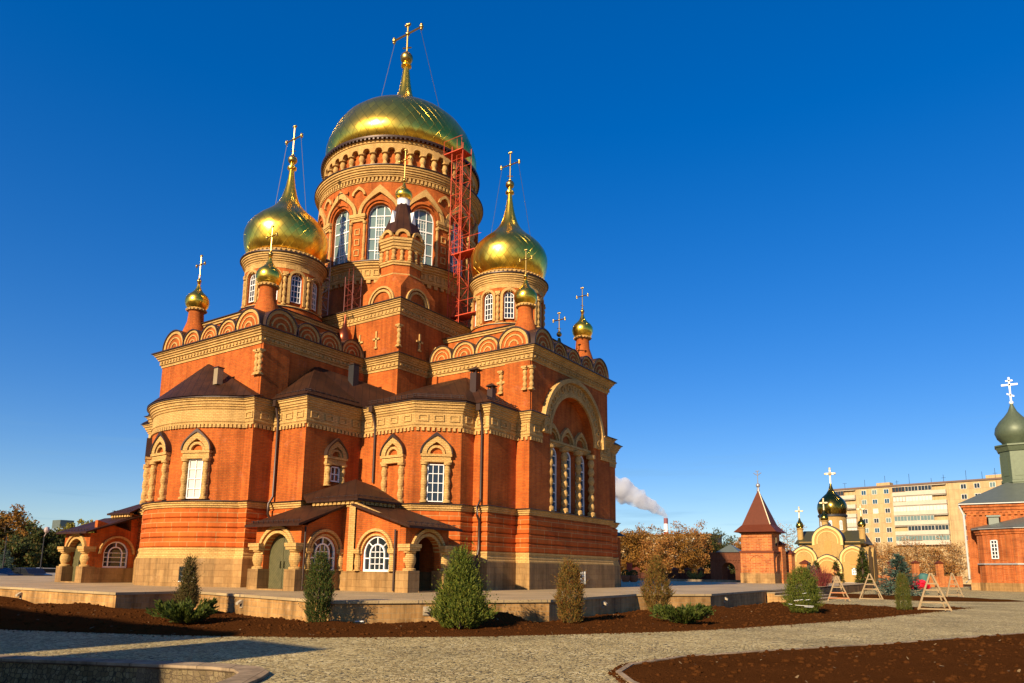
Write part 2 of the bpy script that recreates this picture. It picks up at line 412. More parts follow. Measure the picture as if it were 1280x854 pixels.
# lower frieze
FR_ = NP[:0]+[(14.95,3.55)]+NP+SP+[(14.95,-3.55)]
g.sweep(FR_, [(-.1,10.28),(.42,10.28),(.42,10.32),(-.1,10.40)])
cp('metal_flashing', g, FLASH)
g = MB()
g.sweep(FR_, [(-.1,8.95),(.05,8.95),(.05,9.05),(.09,9.07),(.09,9.16),(.05,9.18),(.05,9.72),(.1,9.74),(.1,9.82),(.16,9.86),(.16,9.94),(.22,9.98),(.22,10.08),(.29,10.12),(.29,10.2),(.35,10.22),(.35,10.28),(-.1,10.28)])
for f in along(FR_, .26): g.fbox(f, -.075,.075, 0,.085, 8.76,8.95)
for f in along(FR_, .82, ends=.3):
    for a0,a1,z0,z1 in ((-.27,.27,9.55,9.63),(-.27,.27,9.26,9.33),(-.27,-.20,9.33,9.55),(.20,.27,9.33,9.55)): g.fbox(f,a0,a1,0.02,.10,z0,z1)
cp('frieze', g, TAN)

# upper cornices
def cornice(path, z0, z1, out=1.0, closed=True):
    H = z1-z0; t = MB()
    t.sweep(path, [(-.1,z0),(.05*out,z0),(.05*out,z0+H*.14),(.12*out,z0+H*.18),(.12*out,z0+H*.48),(.2*out,z0+H*.52),(.2*out,z0+H*.62),(.27*out,z0+H*.66),(.27*out,z0+H*.76),(.35*out,z0+H*.8),(.35*out,z0+H*.9),(.42*out,z0+H*.92),(.42*out,z1),(-.1,z1)], closed)
    for f in along(path, .3, closed): t.fbox(f, -.07,.07,0,.185*out, z0+H*.27, z0+H*.43)
    o = cp('cornice', t, TAN)
    m = MB(); m.sweep(path, [(-.1,z1),(.5*out,z1),(.5*out,z1+.05),(-.1,z1+.13)], closed); m.build('metal_flashing', FLASH, o, ORG)
cornice(UP, 13.28, 14.08); cornice(CUBE, 16.62, 17.45, .9)
for cx, cy in ((10.1,0),(0,-10.1),(-10.1,0),(0,10.1)):
    t = MB(); m = MB()
    p = [(cx-3.1,cy-3.2),(cx+3.1,cy-3.2),(cx+3.1,cy+3.2),(cx-3.1,cy+3.2)]
    t.sweep(p, [(-.1,15.9),(.08,15.9),(.08,16.0),(.15,16.03),(.15,16.14),(-.1,16.14)], True); m.sweep(p, [(-.1,16.14),(.24,16.14),(.24,16.18),(-3.0,16.5)], True)
    o = cp('dome_base_moulding', t, TAN); m.build('metal_flashing', FLASH, o, ORG)

# drum trims -------------------------------------------------------
def camaz(cx, cy): return atan2(-(X0+cx), Y0+cy)       # azimuth of the photographer from -Y towards +X
t = MB()
t.lathe(0,0,[(5.7,20.55),(5.9,20.58),(5.94,20.7),(5.9,20.75),(5.9,21.35),(5.98,21.4),(5.98,21.5),(6.08,21.55),(6.08,21.66),(6.16,21.7),(6.16,21.8),(5.2,21.92)],84,False)
for i in range(72): t.fbox(CFr(0,0,5.78,2*pi*i/72).flat(), -.14,.14,-.1,.1,20.36,20.6)
for i in range(60):
    f = CFr(0,0,5.9,2*pi*i/60).flat()
    for a0,a1,z0,z1 in ((-.2,.2,21.22,21.28),(-.2,.2,20.86,20.92),(-.2,-.14,20.92,21.22),(.14,.2,20.92,21.22)): t.fbox(f,a0,a1,-.06,.05,z0,z1)
t.lathe(0,0,[(5.7,27.62),(5.86,27.66),(5.86,27.74),(5.8,27.76),(5.8,27.96),(5.95,28.0),(5.95,28.1),(6.02,28.12),(6.02,28.22),(6.1,28.24),(6.1,28.36),(6.18,28.38),(6.18,28.5),(6.25,28.52),(6.25,28.66),(5.2,28.74)],84,False)
for i in range(132): t.fbox(CFr(0,0,5.8,2*pi*i/132).flat(), -.07,.07,-.05,.12,27.72,27.98)
cp('drum_cornice', t, TAN, smooth=30)
m = MB(); m.lathe(0,0,[(5.9,28.66),(6.32,28.66),(6.32,28.71),(5.5,28.86)],84,False); cp('metal_flashing', m, FLASH, smooth=30)
m = MB(); m.lathe(0,0,[(5.9,21.8),(6.22,21.8),(6.22,21.84),(5.4,21.95)],84,False); cp('metal_flashing', m, FLASH, smooth=30)
m = MB(); m.lathe(0,0,[(5.5,30.98),(5.98,30.9),(6.0,30.96),(6.0,31.04),(5.5,31.16)],84,False)
for i in range(120): m.fbox(CFr(0,0,5.9,2*pi*i/120).flat(), -.06,.06,-.1,.07,30.78,30.9)
cp('metal_flashing', m, FLASH, smooth=30)
t = MB(); t.archband(0,0,5.3,5.72,40,29.95,30.78,.275,30.02,4)
t.lathe(0,0,[(5.7,30.62),(5.78,30.64),(5.78,30.74),(5.86,30.78),(5.3,30.82)],84,False)
cp('arcade', t, TAN, smooth=35)
colmb = MB(); colmb.lathe(0,0,bulge(0,1.28,.205,2,.62),12)
cm = None
for i in range(40):
    az = 2*pi*(i+.5)/40; a = az-pi/2
    x, y = 5.5*cos(a), 5.5*sin(a)
    if cm is None: o = colmb.build('arcade_column', TAN, CA, (0,0,0), 40); cm = o.data
    else: o = bpy.data.objects.new('arcade_column', cm); COL.objects.link(o); o.parent = CA
    o.location = (x, y, 28.72-ZP)

# windows of the drum: keel arches, piers
for i in range(12):
    t = MB(); az = 2*pi*i/12; f = CFr(0,0,5.8,az)
    t.m = 0
    t.arch(f,0,25.3,1.22,1.46,-.1,.17,keel=.42,seg=22)
    t.m = 1; t.arch(f,0,25.3,.98,1.14,-.1,.10,seg=18); t.m = 0
    cp('window_surround', t, [TAN, BRICK], smooth=40); t = MB()
    f2 = CFr(0,0,5.8,az+pi/12)
    t.arch(f2,0,26.75,.36,.52,-.1,.14,keel=.25,seg=12); cp('small_arch', t, TAN, smooth=40); t = MB()
    tq = t; t = MB(); t.fbox(f2.flat(), -.58,.58,-.2,.14,25.0,25.1); t.fbox(f2.flat(), -.62,.62,-.2,.19,25.1,25.32)
    t.fbox(f2.flat(), -.5,.5,-.2,.09,24.82,25.0)
    cp('capital', t, TAN)
    for z in (24.1,23.35,22.6):
        t = MB()
        for a0,a1,z0,z1 in ((-.2,.2,z+.17,z+.23),(-.2,.2,z-.23,z-.17),(-.2,-.14,z-.17,z+.17),(.14,.2,z-.17,z+.17)): t.fbox(f2.flat(),a0,a1,-.05,.05,z0,z1)
        cp('square_panel', t, TAN)
    for a in (-.52,.52):
        px, py, _ = f2.flat().p(a,.0,0); tc_ = MB(); tc_.lathe(px,py,bulge(22.0,24.82,.11,3,.75),10); cp('drum_column', tc_, TAN, smooth=40)

def window(name, fr, wd, z0, zs, r, parent, cols=3, rows=4, glass=GLASS, frame=WHITE, fw=.06, arched=True, split=True, d=0, inner=False, org=ORG):
    """glazed window with round head; zs = spring line, r = head radius (0 = flat head)"""
    wn = MB(); h = wd/2
    top = (lambda a: zs+sqrt(max(0,r*r-a*a))) if arched else (lambda a: zs)
    wn.fbox(fr,-h,-h+fw*1.3,d,d+.09,z0,zs); wn.fbox(fr,h-fw*1.3,h,d,d+.09,z0,zs); wn.fbox(fr,-h,h,d,d+.10,z0,z0+fw*1.3)
    if arched: wn.arch(fr,0,zs,r-fw*1.3,r,d,d+.09,seg=14)
    else: wn.fbox(fr,-h,h,d,d+.09,zs-fw*1.3,zs)
    for i in range(1,cols):
        a = -h+wd*i/cols; wn.fbox(fr,a-fw/2,a+fw/2,d,d+.07,z0,top(a)-.02)
    for j in range(1,rows):
        z = z0+(zs-z0)*j/rows*1.0; k = 1.6 if rows > 2 and j == rows-1 and arched else 1
        wn.fbox(fr,-h,h,d+.003,d+.075,z-fw*k/2,z+fw*k/2)
    if arched: wn.fbox(fr,-h,h,d+.003,d+.075,zs-fw/2,zs+fw/2)
    if inner:
        for j in range(rows*2):
            z = z0+(zs-z0)*(j+.5)/(rows*2); wn.fbox(fr,-h*.3,h*.3,d+.01,d+.05,z-.01,z+.01)
        for a in (-h*.12,h*.12): wn.fbox(fr,a-.01,a+.01,d+.01,d+.05,z0,zs)
    pts = [(-h,z0),(h,z0)]+([(r*cos(pi*i/14),zs+r*sin(pi*i/14)) for i in range(15)] if arched else [(h,zs),(-h,zs)])
    if split:
        o = wn.build(name, frame, parent, org)
        gl = MB(); gl.plate(fr, pts, d-.03, d+.025); gl.build('glass', glass, o, org)
    else:
        wn.m = 1; wn.plate(fr, pts, d-.03, d+.025); o = wn.build(name, [frame, glass], parent, org)
    return o
ca = camaz(0,0)
for i in range(12):
    az = 2*pi*i/12; dd = (az-ca+pi)%(2*pi)-pi
    if abs(dd) > radians(100): continue
    window('drum_window', CFr(0,0,5.42,az).flat(), 1.64, 21.98, 25.3, .82, CA, 3, 4, GLASSP if az < 1.3 else GLASSB, fw=.055, inner=True)

# domes ------------------------------------------------------------
def cross(mb, x, y, z0, z1, bar, hb, r, knob):
    mb.tube([(x,y,z0),(x,y,z1)], r, 6); mb.tube([(x-hb,y,bar),(x+hb,y,bar)], r, 6)
    for px, pz in ((x-hb,bar),(x+hb,bar),(x,z1)):
        mb.sphere((px,y,pz), knob, 8)
        for dx, dz in ((.0,1.1),(0,-1.1)) if px != x else ((1.1,0),(-1.1,0)): mb.sphere((px+dx*knob,y,pz+dz*knob), knob*.7, 7)
    mb.sphere((x,y,bar), knob*1.05, 8)
    q = z0+(bar-z0)*.28; mb.tube([(x-hb*.3,y,q+hb*.1),(x+hb*.3,y,q-hb*.1)], r*.8, 5)
    mb.sphere((x,y,z0+.05), r*2.2, 8)
def rings(mb, x, y, r, z0, z1, hb, k):
    for s_ in (-1,1): mb.tube([(x+s_*hb*.9,y,z1),(x+s_*r,y,z0)], .014*k, 4)
d = MB(); d.lathe(0,0,[(4.7,30.7),(5.1,31.05),(5.38,31.35),(5.56,31.65),(5.67,31.95),(5.72,32.25),(5.70,32.6),(5.62,32.95),(5.48,33.35),(5.15,34.15),(4.65,34.88),(4.0,35.5),(3.2,36.0),(2.4,36.38),(1.7,36.85),(1.2,37.28),(.82,37.75),(.56,38.4),(.38,39.4),(.25,40.5),(.2,40.75),(.40,40.82),(.40,40.93),(.2,41.02),(.18,41.2)],96,False)
mdome = cp('dome', d, GOLD, smooth=50)
c = MB(); c.sphere((0,0,41.55),.5,14); cross(c,0,0,42.0,44.55,43.75,1.45,.075,.17); rings(c,0,0,3.6,35.7,43.75,1.45,1.3)
c.build('cross', GOLDP, mdome, ORG, 40)

def smalldome(cx, cy):
    ca = camaz(cx,cy)
    b = MB(); b.lathe(cx,cy,[(2.05,16.3),(2.05,20.3)],40); b.archband(cx,cy,2.0,2.3,10,16.95,19.75,.36,18.72,6)
    dm = cp('dome_drum', b, BRICK, smooth=40)
    t = MB()
    t.lathe(cx,cy,[(2.2,16.85),(2.42,16.9),(2.42,16.98),(2.1,17.04)],48,False)
    t.lathe(cx,cy,[(2.2,19.55),(2.34,19.6),(2.34,19.68),(2.4,19.72),(2.4,19.8),(2.46,19.83),(2.46,19.92),(2.52,19.95),(2.52,20.04),(2.58,20.07),(2.58,20.2),(2.2,20.26)],56,False)
    t.build('dome_trim', TAN, dm, ORG, 35)
    for i in range(10):
        t = MB(); az = 2*pi*i/10; f = CFr(cx,cy,2.3,az)
        t.arch(f,0,18.72,.4,.56,-.05,.07,seg=12,leg=1.6)
        t.archband(cx,cy,2.1,2.33,10,19.3,19.6,.1,19.0,1,azs=[i])
        t.build('window_arch', TAN, dm, ORG, 35); t = MB(); f2 = CFr(cx,cy,2.3,az+pi/10).flat()
        px,py,_ = f2.p(0,.02,0); t.lathe(px,py,bulge(17.0,18.9,.125,4,.6),10); t.fbox(f2,-.17,.17,-.1,.14,18.9,19.05)
        t.build('colonnette', TAN, dm, ORG, 35)
    k = MB(); k.lathe(cx,cy,[(2.1,16.3),(2.48,16.34),(2.48,16.84),(2.1,16.88)],48,False); k.build('round_base', BRICK, dm, ORG, 35)
    m = MB(); m.lathe(cx,cy,[(2.3,16.84),(2.54,16.84),(2.54,16.88),(2.2,16.93)],48,False); m.build('metal_flashing', FLASH, dm, ORG, 35); m = MB()
    m.lathe(cx,cy,[(2.3,20.2),(2.66,20.2),(2.66,20.26),(2.3,20.34)],56,False)
    m.build('metal_flashing', FLASH, dm, ORG, 35)
    n = MB(); n.lathe(cx,cy,[(2.3,20.3),(2.44,20.36),(2.44,20.5),(2.3,20.56)],56,False)
    for i in range(56): n.sphere(CFr(cx,cy,2.46,2*pi*i/56).p(0,0,20.43),.065,6)
    n.build('beaded_rim', TAN, dm, ORG, 35)
    for i in range(10):
        az = 2*pi*i/10; dd = (az-ca+pi)%(2*pi)-pi
        if abs(dd) < radians(100): window('dome_window', CFr(cx,cy,2.08,az).flat(), .62, 17.3, 18.72, .31, CA, 3, 4, GLASS, fw=.035)
    d = MB(); d.lathe(cx,cy,[(2.0,20.4),(2.25,20.7),(2.41,21.0),(2.51,21.35),(2.565,21.7),(2.58,22.0),(2.54,22.27),(2.42,22.6),(2.16,23.0),(1.8,23.38),(1.4,23.72),(1.05,24.05),(.78,24.38),(.58,24.75),(.43,25.2),(.3,25.75),(.2,26.4),(.15,26.9),(.29,26.97),(.29,27.09),(.14,27.17),(.13,27.4)],64,False)
    o = cp('dome', d, GOLDS, smooth=50, org=(cx,cy,22), loc=(cx,cy,22-ZP))
    c = MB(); c.sphere((cx,cy,27.62),.3,12); cross(c,cx,cy,27.92,30.0,29.1,.74,.045,.1); rings(c,cx,cy,1.7,23.4,29.1,.74,1)
    c.build('cross', GOLDP, o, (cx,cy,22), 40)
smalldome(0,-10.1); smalldome(10.1,0)

def cupola(cx, cy):
    b = MB(); b.lathe(cx,cy,[(.78,14.2),(.74,15.4),(.6,15.85),(.47,16.25),(.43,16.9),(.45,16.98)],20)
    o = cp('corner_cupola', b, BRICK, smooth=40)
    t = MB(); t.lathe(cx,cy,[(.4,16.88),(.56,16.94),(.56,17.04),(.48,17.12)],24,False)
    for i in range(18): t.sphere(CFr(cx,cy,.57,2*pi*i/18).p(0,0,17.0),.05,6)
    t.build('beaded_rim', TAN, o, ORG, 35)
    d = MB(); d.lathe(cx,cy,[(.5,17.06),(.64,17.28),(.7,17.52),(.67,17.75),(.55,17.95),(.38,18.1),(.25,18.25),(.16,18.42),(.1,18.6),(.07,18.7),(.12,18.73),(.07,18.77)],32,False)
    do = d.build('onion_dome', GOLDS, o, ORG, 50)
    c = MB(); c.sphere((cx,cy,18.9),.14,10); cross(c,cx,cy,19.02,20.55,19.98,.42,.03,.07); c.build('cross', GOLDP, o, ORG, 40)
for p in ((3.45,-13.75),(-3.5,-13.6),(13.8,-3.6),(13.8,3.4)): cupola(*p)
# small onion finial on the roof edge and cross in the middle of the east gable
d = MB(); d.lathe(3.75,-8.3,[(.2,14.3),(.2,14.75),(.4,15.0),(.5,15.35),(.46,15.7),(.3,16.0),(.16,16.2),(.1,16.5),(.05,17.0)],24); cp('onion_finial', d, plain('brick_tinted_gilding',(.22,.05,.02),.3,.8), smooth=50)  # red tint stands in for brick reflected in the gilding
d = MB(); d.lathe(13.9,.15,[(.5,14.3),(.5,14.7),(.2,15.6),(.12,15.9),(.08,16.1)],20); o = cp('gable_finial', d, DULL, smooth=50)
c = MB(); c.sphere((13.9,.15,16.35),.17,10); cross(c,13.9,.15,16.5,17.75,17.3,.42,.035,.07); c.build('cross', GOLDP, o, ORG, 40)

# corner turret -----------------------------------------------------
def turret(cx, cy):
    b = MB(); b.prism([(cx-1.75,cy-1.4),(cx+1.4,cy-1.4),(cx+1.4,cy+1.75),(cx-1.75,cy+1.75)],17.4,18.45)
    def octo(ap, k=0): R = ap/cos(pi/8); return [(cx+R*cos(pi/8+i*pi/4), cy+R*sin(pi/8+i*pi/4)) for i in range(8)]
    sq = [(cx+1.4,cy+.7),(cx+.7,cy+1.75),(cx-.7,cy+1.75),(cx-1.75,cy+.7),(cx-1.75,cy-.7),(cx-.7,cy-1.4),(cx+.7,cy-1.4),(cx+1.4,cy-.7)]
    o8 = octo(1.2); vs = [(x,y,18.45) for x,y in sq]+[(x,y,19.35) for x,y in o8]
    b.prism(octo(1.2),18.6,22.0)
    # broached shoulders
    q = [(cx+1.4,cy-1.4,18.45),(cx-1.75,cy-1.4,18.45),(cx-1.75,cy+1.75,18.45),(cx+1.4,cy+1.75,18.45)]
    w8 = [(x,y,19.5) for x,y in o8]   # 0:(+,+small)...
    b.add(q+w8, [(0,11,4,3),(3,4,5),(3,5,6,2),(2,6,7),(2,7,8,1),(1,8,9),(1,9,10,0),(0,10,11)])
    o = cp('corner_turret', b, BRICK)
    t = MB()
    for f in (Fr(cx-.1,cy-1.4,0,-1), Fr(cx+1.4,cy+.1,1,0)):
        t.arch(f,0,17.6,.72,.86,-.05,.1,seg=14); t.arch(f,0,17.6,.94,1.06,-.05,.13,seg=14)
    P8 = octo(1.2)
    t.sweep(P8,[(-.1,20.05),(.07,20.05),(.07,20.16),(.12,20.2),(.12,20.3),(-.1,20.34)],True)
    t.sweep(P8,[(-.1,21.1),(.05,21.1),(.05,21.24),(.12,21.28),(.12,21.44),(.18,21.48),(.18,21.6),(.24,21.62),(.24,21.78),(-.1,21.84)],True)
    t.sweep(P8,[(-.1,19.42),(.05,19.42),(.05,19.5),(-.1,19.54)],True)
    for x,y in P8: t.lathe(x,y,bulge(20.34,21.1,.14,2,.65),10)
    for f in along(P8,1.0,True): t.arch(f,0,21.9,.28,.46,-.6,.2,seg=10); t.lathe(*f.p(0,.02,0)[:2],bulge(20.34,21.1,.12,2,.65),10)
    t.build('turret_trim', TAN, o, ORG, 35)
    k = MB()
    for f in along(P8,1.0,True): k.arch(f,0,21.86,0,.3,-.6,.08,seg=10)
    k.build('tympanum', BRICK, o, ORG, 35)
    r = MB(); e = octo(1.3); r.fan((cx,cy,25.6),[(x,y,22.1) for x,y in e],True)
    r.build('tent_roof', ROOFM, o, ORG)
    l = MB()
    for nx,ny in ((0,-1),(1,0),(-1,0),(0,1)):
        f = Fr(cx+nx*.86,cy+ny*.86,nx,ny); l.plate(f,[(-.33,22.5),(.33,22.5),(.0,23.9)],-.7,.08)
    l.build('lucarne', WHITE, o, ORG)
    z = MB(); z.lathe(cx,cy,[(.46,24.0),(.4,24.1),(.4,24.9),(.46,24.95)],20); z.build('white_neck', WHITE, o, ORG, 40)
    d = MB(); d.lathe(cx,cy,[(.38,24.95),(.5,25.1),(.56,25.3),(.5,25.5),(.34,25.66),(.2,25.78),(.12,25.95),(.06,26.2)],28,False); do = d.build('onion_dome', GOLDS, o, ORG, 50)
    c = MB(); c.sphere((cx,cy,26.35),.13,10); cross(c,cx,cy,26.48,28.5,27.8,.5,.035,.08); c.build('cross', GOLDP, o, ORG, 40)
turret(5.95,-5.95)

# kokoshnik gables along the cornice ---------------------------------
def kok(fr, a, R, depth=.75):
    k = MB(); zc = 14.12+.22*R
    k.m = 0; k.arch(fr,a,zc,0,R*.93,-depth,-.06,seg=18,leg=.22*R-.0)
    k.m = 1; k.arch(fr,a,zc,R*.82,R*.99,-depth,0,seg=18,leg=.22*R)
    k.arch(fr,a,zc,R*.56,R*.64,-depth,-.02,seg=14); k.arch(fr,a,zc,R*.25,R*.34,-depth,-.02,seg=10)
    k.m = 2; k.arch(fr,a,zc,R*.99,R*1.06,-depth-.35,.06,seg=18,leg=.22*R)
    cp('ornamental_gable', k, [BRICK, TAN, FLASH], smooth=30)
def pin(fr, a, s=.34):
    k = MB(); z = 15.05
    k.m = 1; k.plate(fr,[(a,z-s),(a+s,z),(a,z+s),(a-s,z)],-.62,-.5); k.m = 0; k.plate(fr,[(a,z-s*.55),(a+s*.55,z),(a,z+s*.55),(a-s*.55,z)],-.6,-.47)
    k.m = 2; k.plate(fr,[(a-s*1.05,z),(a+s*1.05,z),(a,z+s*1.12)],-1.1,-.63)
    cp('diamond_gablet', k, [BRICK, TAN, FLASH])
# east arm: south flank (3 small + big), east front (big, 3, big); south arm likewise; plus hidden flanks' fronts
fS = Fr(0,-4.65-.1,0,-1)
for a,R in ((8.45,.84),(10.18,.84),(11.92,.86),(13.75,1.04)): kok(fS,a,R)
for a in (7.55,9.3,11.05,12.8): pin(fS,a)
fE = Fr(14.95+.1,0,1,0)
for a,R in ((-3.52,1.04),(-1.68,.8),(0,.8),(1.68,.8),(3.52,1.04)): kok(fE,a,R)
fSS = Fr(0,-14.75-.1,0,-1)
for a,R in ((-3.46,1.02),(-1.66,.8),(0,.8),(1.66,.8),(3.46,1.02)): kok(fSS,a,R)
for a in (-2.6,-.85,.85,2.6): pin(fSS,a); pin(fE,a)
fSE = Fr(4.7,0,1,0)
for a,R in ((-13.6,1.04),(-11.8,.86),(-10.18,.84),(-8.45,.84)): kok(fSE,a,R)
for a in (-12.8,-11.05,-9.3): pin(fSE,a)
fN = Fr(0,4.75,0,1)
for a,R in ((-13.8,1.04),(-11.92,.86),(-10.18,.84),(-8.45,.84)): kok(fN,a,R)

# ornaments on the upper walls
for x,y,nx,ny in ((4.35,-14.77,0,-1),(14.6,-4.8,0,-1),(12.9,-4.68,0,-1),(7.42,-7.42,1,-1),(4.62,-14.77,1,-1),(15.0,-4.75,1,-1)):
    t = MB(); z0 = 12.0 if (x,y) != (7.42,-7.42) else 15.0
    t.lathe(x,y,bulge(z0-.35,z0+.85,.13,3,.6),10); t.box(x-.17,x+.17,y-.17,y+.17,z0+.85,z0+.95); t.box(x-.15,x+.15,y-.15,y+.15,z0-.42,z0-.35); cp('wall_ornament', t, TAN, smooth=35)
for f,z in ((Fr(5.6,-7.4,0,-1),15.3),(Fr(4.2,-7.4,0,-1),15.3),(Fr(7.4,-5.6,1,0),15.3),(Fr(12.9,-4.65,0,-1),12.2)):
    t = MB(); t.fbox(f,-.06,.06,-.02,.08,z-.55,z+.55); t.fbox(f,-.28,.28,-.02,.08,z+.0,z+.12); t.fbox(f,-.12,.12,-.02,.1,z-.55,z-.45); cp('cross_ornament', t, TAN)

# roofs ----------------------------------------------------------------
def hiproof(name, apex, pts, th=None):
    r = MB(); r.fan(apex, pts); o = cp(name, r, ROOFM); return o
ez = 10.37
earc = [(p[0]*1.075, AC+(p[1]-AC)*1.075, ez) for p in arc]
hiproof('apse_roof', (0,-14.6,13.0), [(-4.9,-14.6,ez+.1),(-4.85,-15.2,ez)]+earc[1:-1]+[(4.85,-15.2,ez),(4.9,-14.6,ez+.1)])
for s_ in (1,-1):
    hiproof('chapel_roof', (s_*4.5,-11.0,12.98), [(s_*4.5,-14.05,ez+.2),(s_*4.6,-14.05,ez),(s_*7.6,-14.05,ez),(s_*7.6,-10.0,ez),(s_*7.35,-7.3,11.75),(s_*4.5,-7.3,12.9)])
    hiproof('chapel_roof', (s_*10.3,-4.55,13.0), [(s_*7.3,-4.55,12.9),(s_*7.3,-7.35,11.75),(s_*7.6,-10.15,ez),(s_*8.1,-10.4,ez),(s_*11.45,-10.45,ez),(s_*13.5,-8.65,ez),(s_*13.55,-7.85,ez),(s_*14.5,-7.85,ez),(s_*14.5,-4.55,ez)])
r = MB()
for f, L in ((Fr(10.9,0,0,-1),0),):
    pass
for (cx,cy,hx,hy) in ((11.2,0,3.9,4.75),(-11.2,0,3.9,4.75),(0,-11.1,4.75,3.8),(0,11.1,4.75,3.8)):
    r.fan((cx,cy,16.2),[(cx-hx,cy-hy,14.15),(cx+hx,cy-hy,14.15),(cx+hx,cy+hy,14.15),(cx-hx,cy+hy,14.15)],True)
r.fan((0,0,18.6),[(-7.6,-7.6,17.56),(7.6,-7.6,17.56),(7.6,7.6,17.56),(-7.6,7.6,17.56)],True)
r.fan((10.6,5,12.9),[(14.4,4.6,ez),(14.4,7.8,ez),(7.2,7.8,ez),(7.2,4.6,12.9)])
r.fan((-10.6,5,12.9),[(-14.4,4.6,ez),(-14.4,7.8,ez),(-7.2,7.8,ez),(-7.2,4.6,12.9)])
cp('arm_roof', r, ROOFM)
# snow guards on the visible eaves
for path in ([(4.7,-13.95),(7.5,-13.95),(7.5,-10.2)],[(7.9,-10.3),(11.4,-10.35),(13.35,-8.65)],[(14.4,-7.75),(14.4,-4.9)]):
    sg = MB()
    for f in along(path,.42):
        sg.fbox(f,-.015,.015,-.25,-.2,ez+.02,ez+.36); sg.fbox(f,-.22,.22,-.245,-.215,ez+.3,ez+.33); sg.fbox(f,-.22,.22,-.245,-.215,ez+.2,ez+.23)
    cp('snow_guard', sg, FLASH)
def vent(x, y, z, wdt, hgt, c, cap=True):
    v = MB(); v.m = 0; v.box(x-wdt/2,x+wdt/2,y-wdt/2,y+wdt/2,z-.6,z+hgt)
    v.m = 1
    if cap:
        for sx in (-1,1):
            for sy in (-1,1): v.box(x+sx*wdt*.38-.02,x+sx*wdt*.38+.02,y+sy*wdt*.38-.02,y+sy*wdt*.38+.02,z+hgt,z+hgt+.18)
        e = wdt*.72; v.fan((x,y,z+hgt+.18+wdt*.55),[(x-e,y-e,z+hgt+.18),(x+e,y-e,z+hgt+.18),(x+e,y+e,z+hgt+.18),(x-e,y+e,z+hgt+.18)],True)
        v.box(x-e,x+e,y-e,y+e,z+hgt+.15,z+hgt+.178)
    else: v.box(x-wdt*.6,x+wdt*.6,y-wdt*.6,y+wdt*.6,z+hgt,z+hgt+.06)
    cp('roof_vent', v, [c, FLASH])
vent(2.35,-15.6,11.75,.34,.28,plain('drab_vent',(.28,.21,.12),.7),False); vent(6.0,-9.5,12.1,.42,1.05,DARKMET,False)
vent(12.35,-6.4,11.75,.42,.75,FLASH); vent(13.55,-6.5,10.95,.34,.45,FLASH)

# window surrounds on the chapels ---------------------------------------
def surround(fr, wd=.8, z0=5.06, zt=7.12, small=False):
    t = MB(); h = wd/2; k = .86 if small else 1
    for s_ in (-1,1):
        x,y,_ = fr.p(s_*(h+.19),.1,0); t.lathe(x,y,bulge(z0,zt,.16,3 if not small else 2,.68),10)
        t.fbox(fr,s_*(h+.19)-.14,s_*(h+.19)+.14,-.05,.08,z0,zt)
    e = h+.40
    t.fbox(fr,-e,e,-.05,.22,zt,zt+.12); t.fbox(fr,-e+.05,e-.05,-.05,.17,zt+.12,zt+.30); t.fbox(fr,-e,e,-.05,.24,zt+.30,zt+.42)
    zc = zt+.44; t.arch(fr,0,zc,e*.40,e*.56,-.05,.14,seg=14); t.arch(fr,0,zc,e*.62,e*.97,-.05,.2,keel=.36,seg=20)
    t.m = 1; t.arch(fr,0,zc,e*.97,e*1.05,-.05,.26,keel=.34,seg=20)
    t.m = 0
    cp('window_surround', t, [TAN, FLASH], smooth=40)
def apse_fr(a): return Fr(AR*sin(a), AC-AR*cos(a), sin(a), -cos(a))
for a,win in ((.40,True),(-.06,False),(-.5,False)):
    f = apse_fr(a); surround(f)
    if win: window('chapel_window', f, .8, 5.1, 7.1, .4, CA, 2, 4, BLIND, arched=False, fw=.035)
f = Fr(9.95,-10.05,0,-1); surround(f)
f = Fr(12.14,-9.3,1.6,-1.8); surround(f); window('chapel_window', f, .84, 5.1, 7.02, .42, CA, 3, 4, GLASS, arched=False, fw=.036)
f = Fr(7.2,-11.65,1,0); surround(f,.62,5.9,7.02,True); window('chapel_window', f, .62, 6.15, 6.95, .3, CA, 2, 2, GLASS, arched=False, fw=.05)
f = Fr(7.95,-9.85,0,-1)
# basement windows
for f in (Fr(AR*sin(.42)*1.037, AC-AR*cos(.42)*1.037, sin(.42), -cos(.42)), Fr(15.15,.6,1,0)):
    m = MB(); m.m = 0; m.fbox(f,-.42,.42,-.02,.012,1.0,1.72); m.m = 1
    m.fbox(f,.39,.42,0,.05,1.0,1.72); m.fbox(f,-.42,.42,0,.03,.98,1.01)
    for z in (1.25,1.48): m.fbox(f,-.3,.42,0,.03,z-.012,z+.012)
    for a in (-.05,.18): m.fbox(f,a-.012,a+.012,0,.03,1.0,1.7)
    cp('basement_window', m, [GLASS, WHITE])

# the great arched window on the east front ------------------------------
FEI = Fr(14.42,0,1,0)
t = MB(); t.m = 0
t.arch(FE,0,9.4,2.66,2.9,-.2,.12,seg=32); t.arch(FE,0,9.4,3.5,3.76,-.2,.3,seg=32); t.arch(FE,0,9.4,2.9,3.5,-.2,.09,seg=32)
for i in range(15):      # interlaced rings on the archivolt
    a = pi*(i+.5)/15; cx_, cz_ = 3.2*cos(a), 9.4+3.2*sin(a)
    t.arch(FE,cx_,cz_,.14,.22,-.05,.15,a0=0,a1=2*pi,seg=10)
t.fbox(FEI,-2.65,2.65,-.05,.3,8.98,9.08); t.fbox(FEI,-2.65,2.65,-.05,.36,9.08,9.22); t.fbox(FEI,-2.65,2.65,-.05,.26,8.9,8.98)
for a in (-1.7,0,1.7):
    t.arch(FEI,a,9.25,.52,.62,-.05,.1,seg=14); t.arch(FEI,a,9.25,.64,.82,-.05,.2,keel=.25,seg=18)
cp('great_arch', t, [TAN], smooth=35)
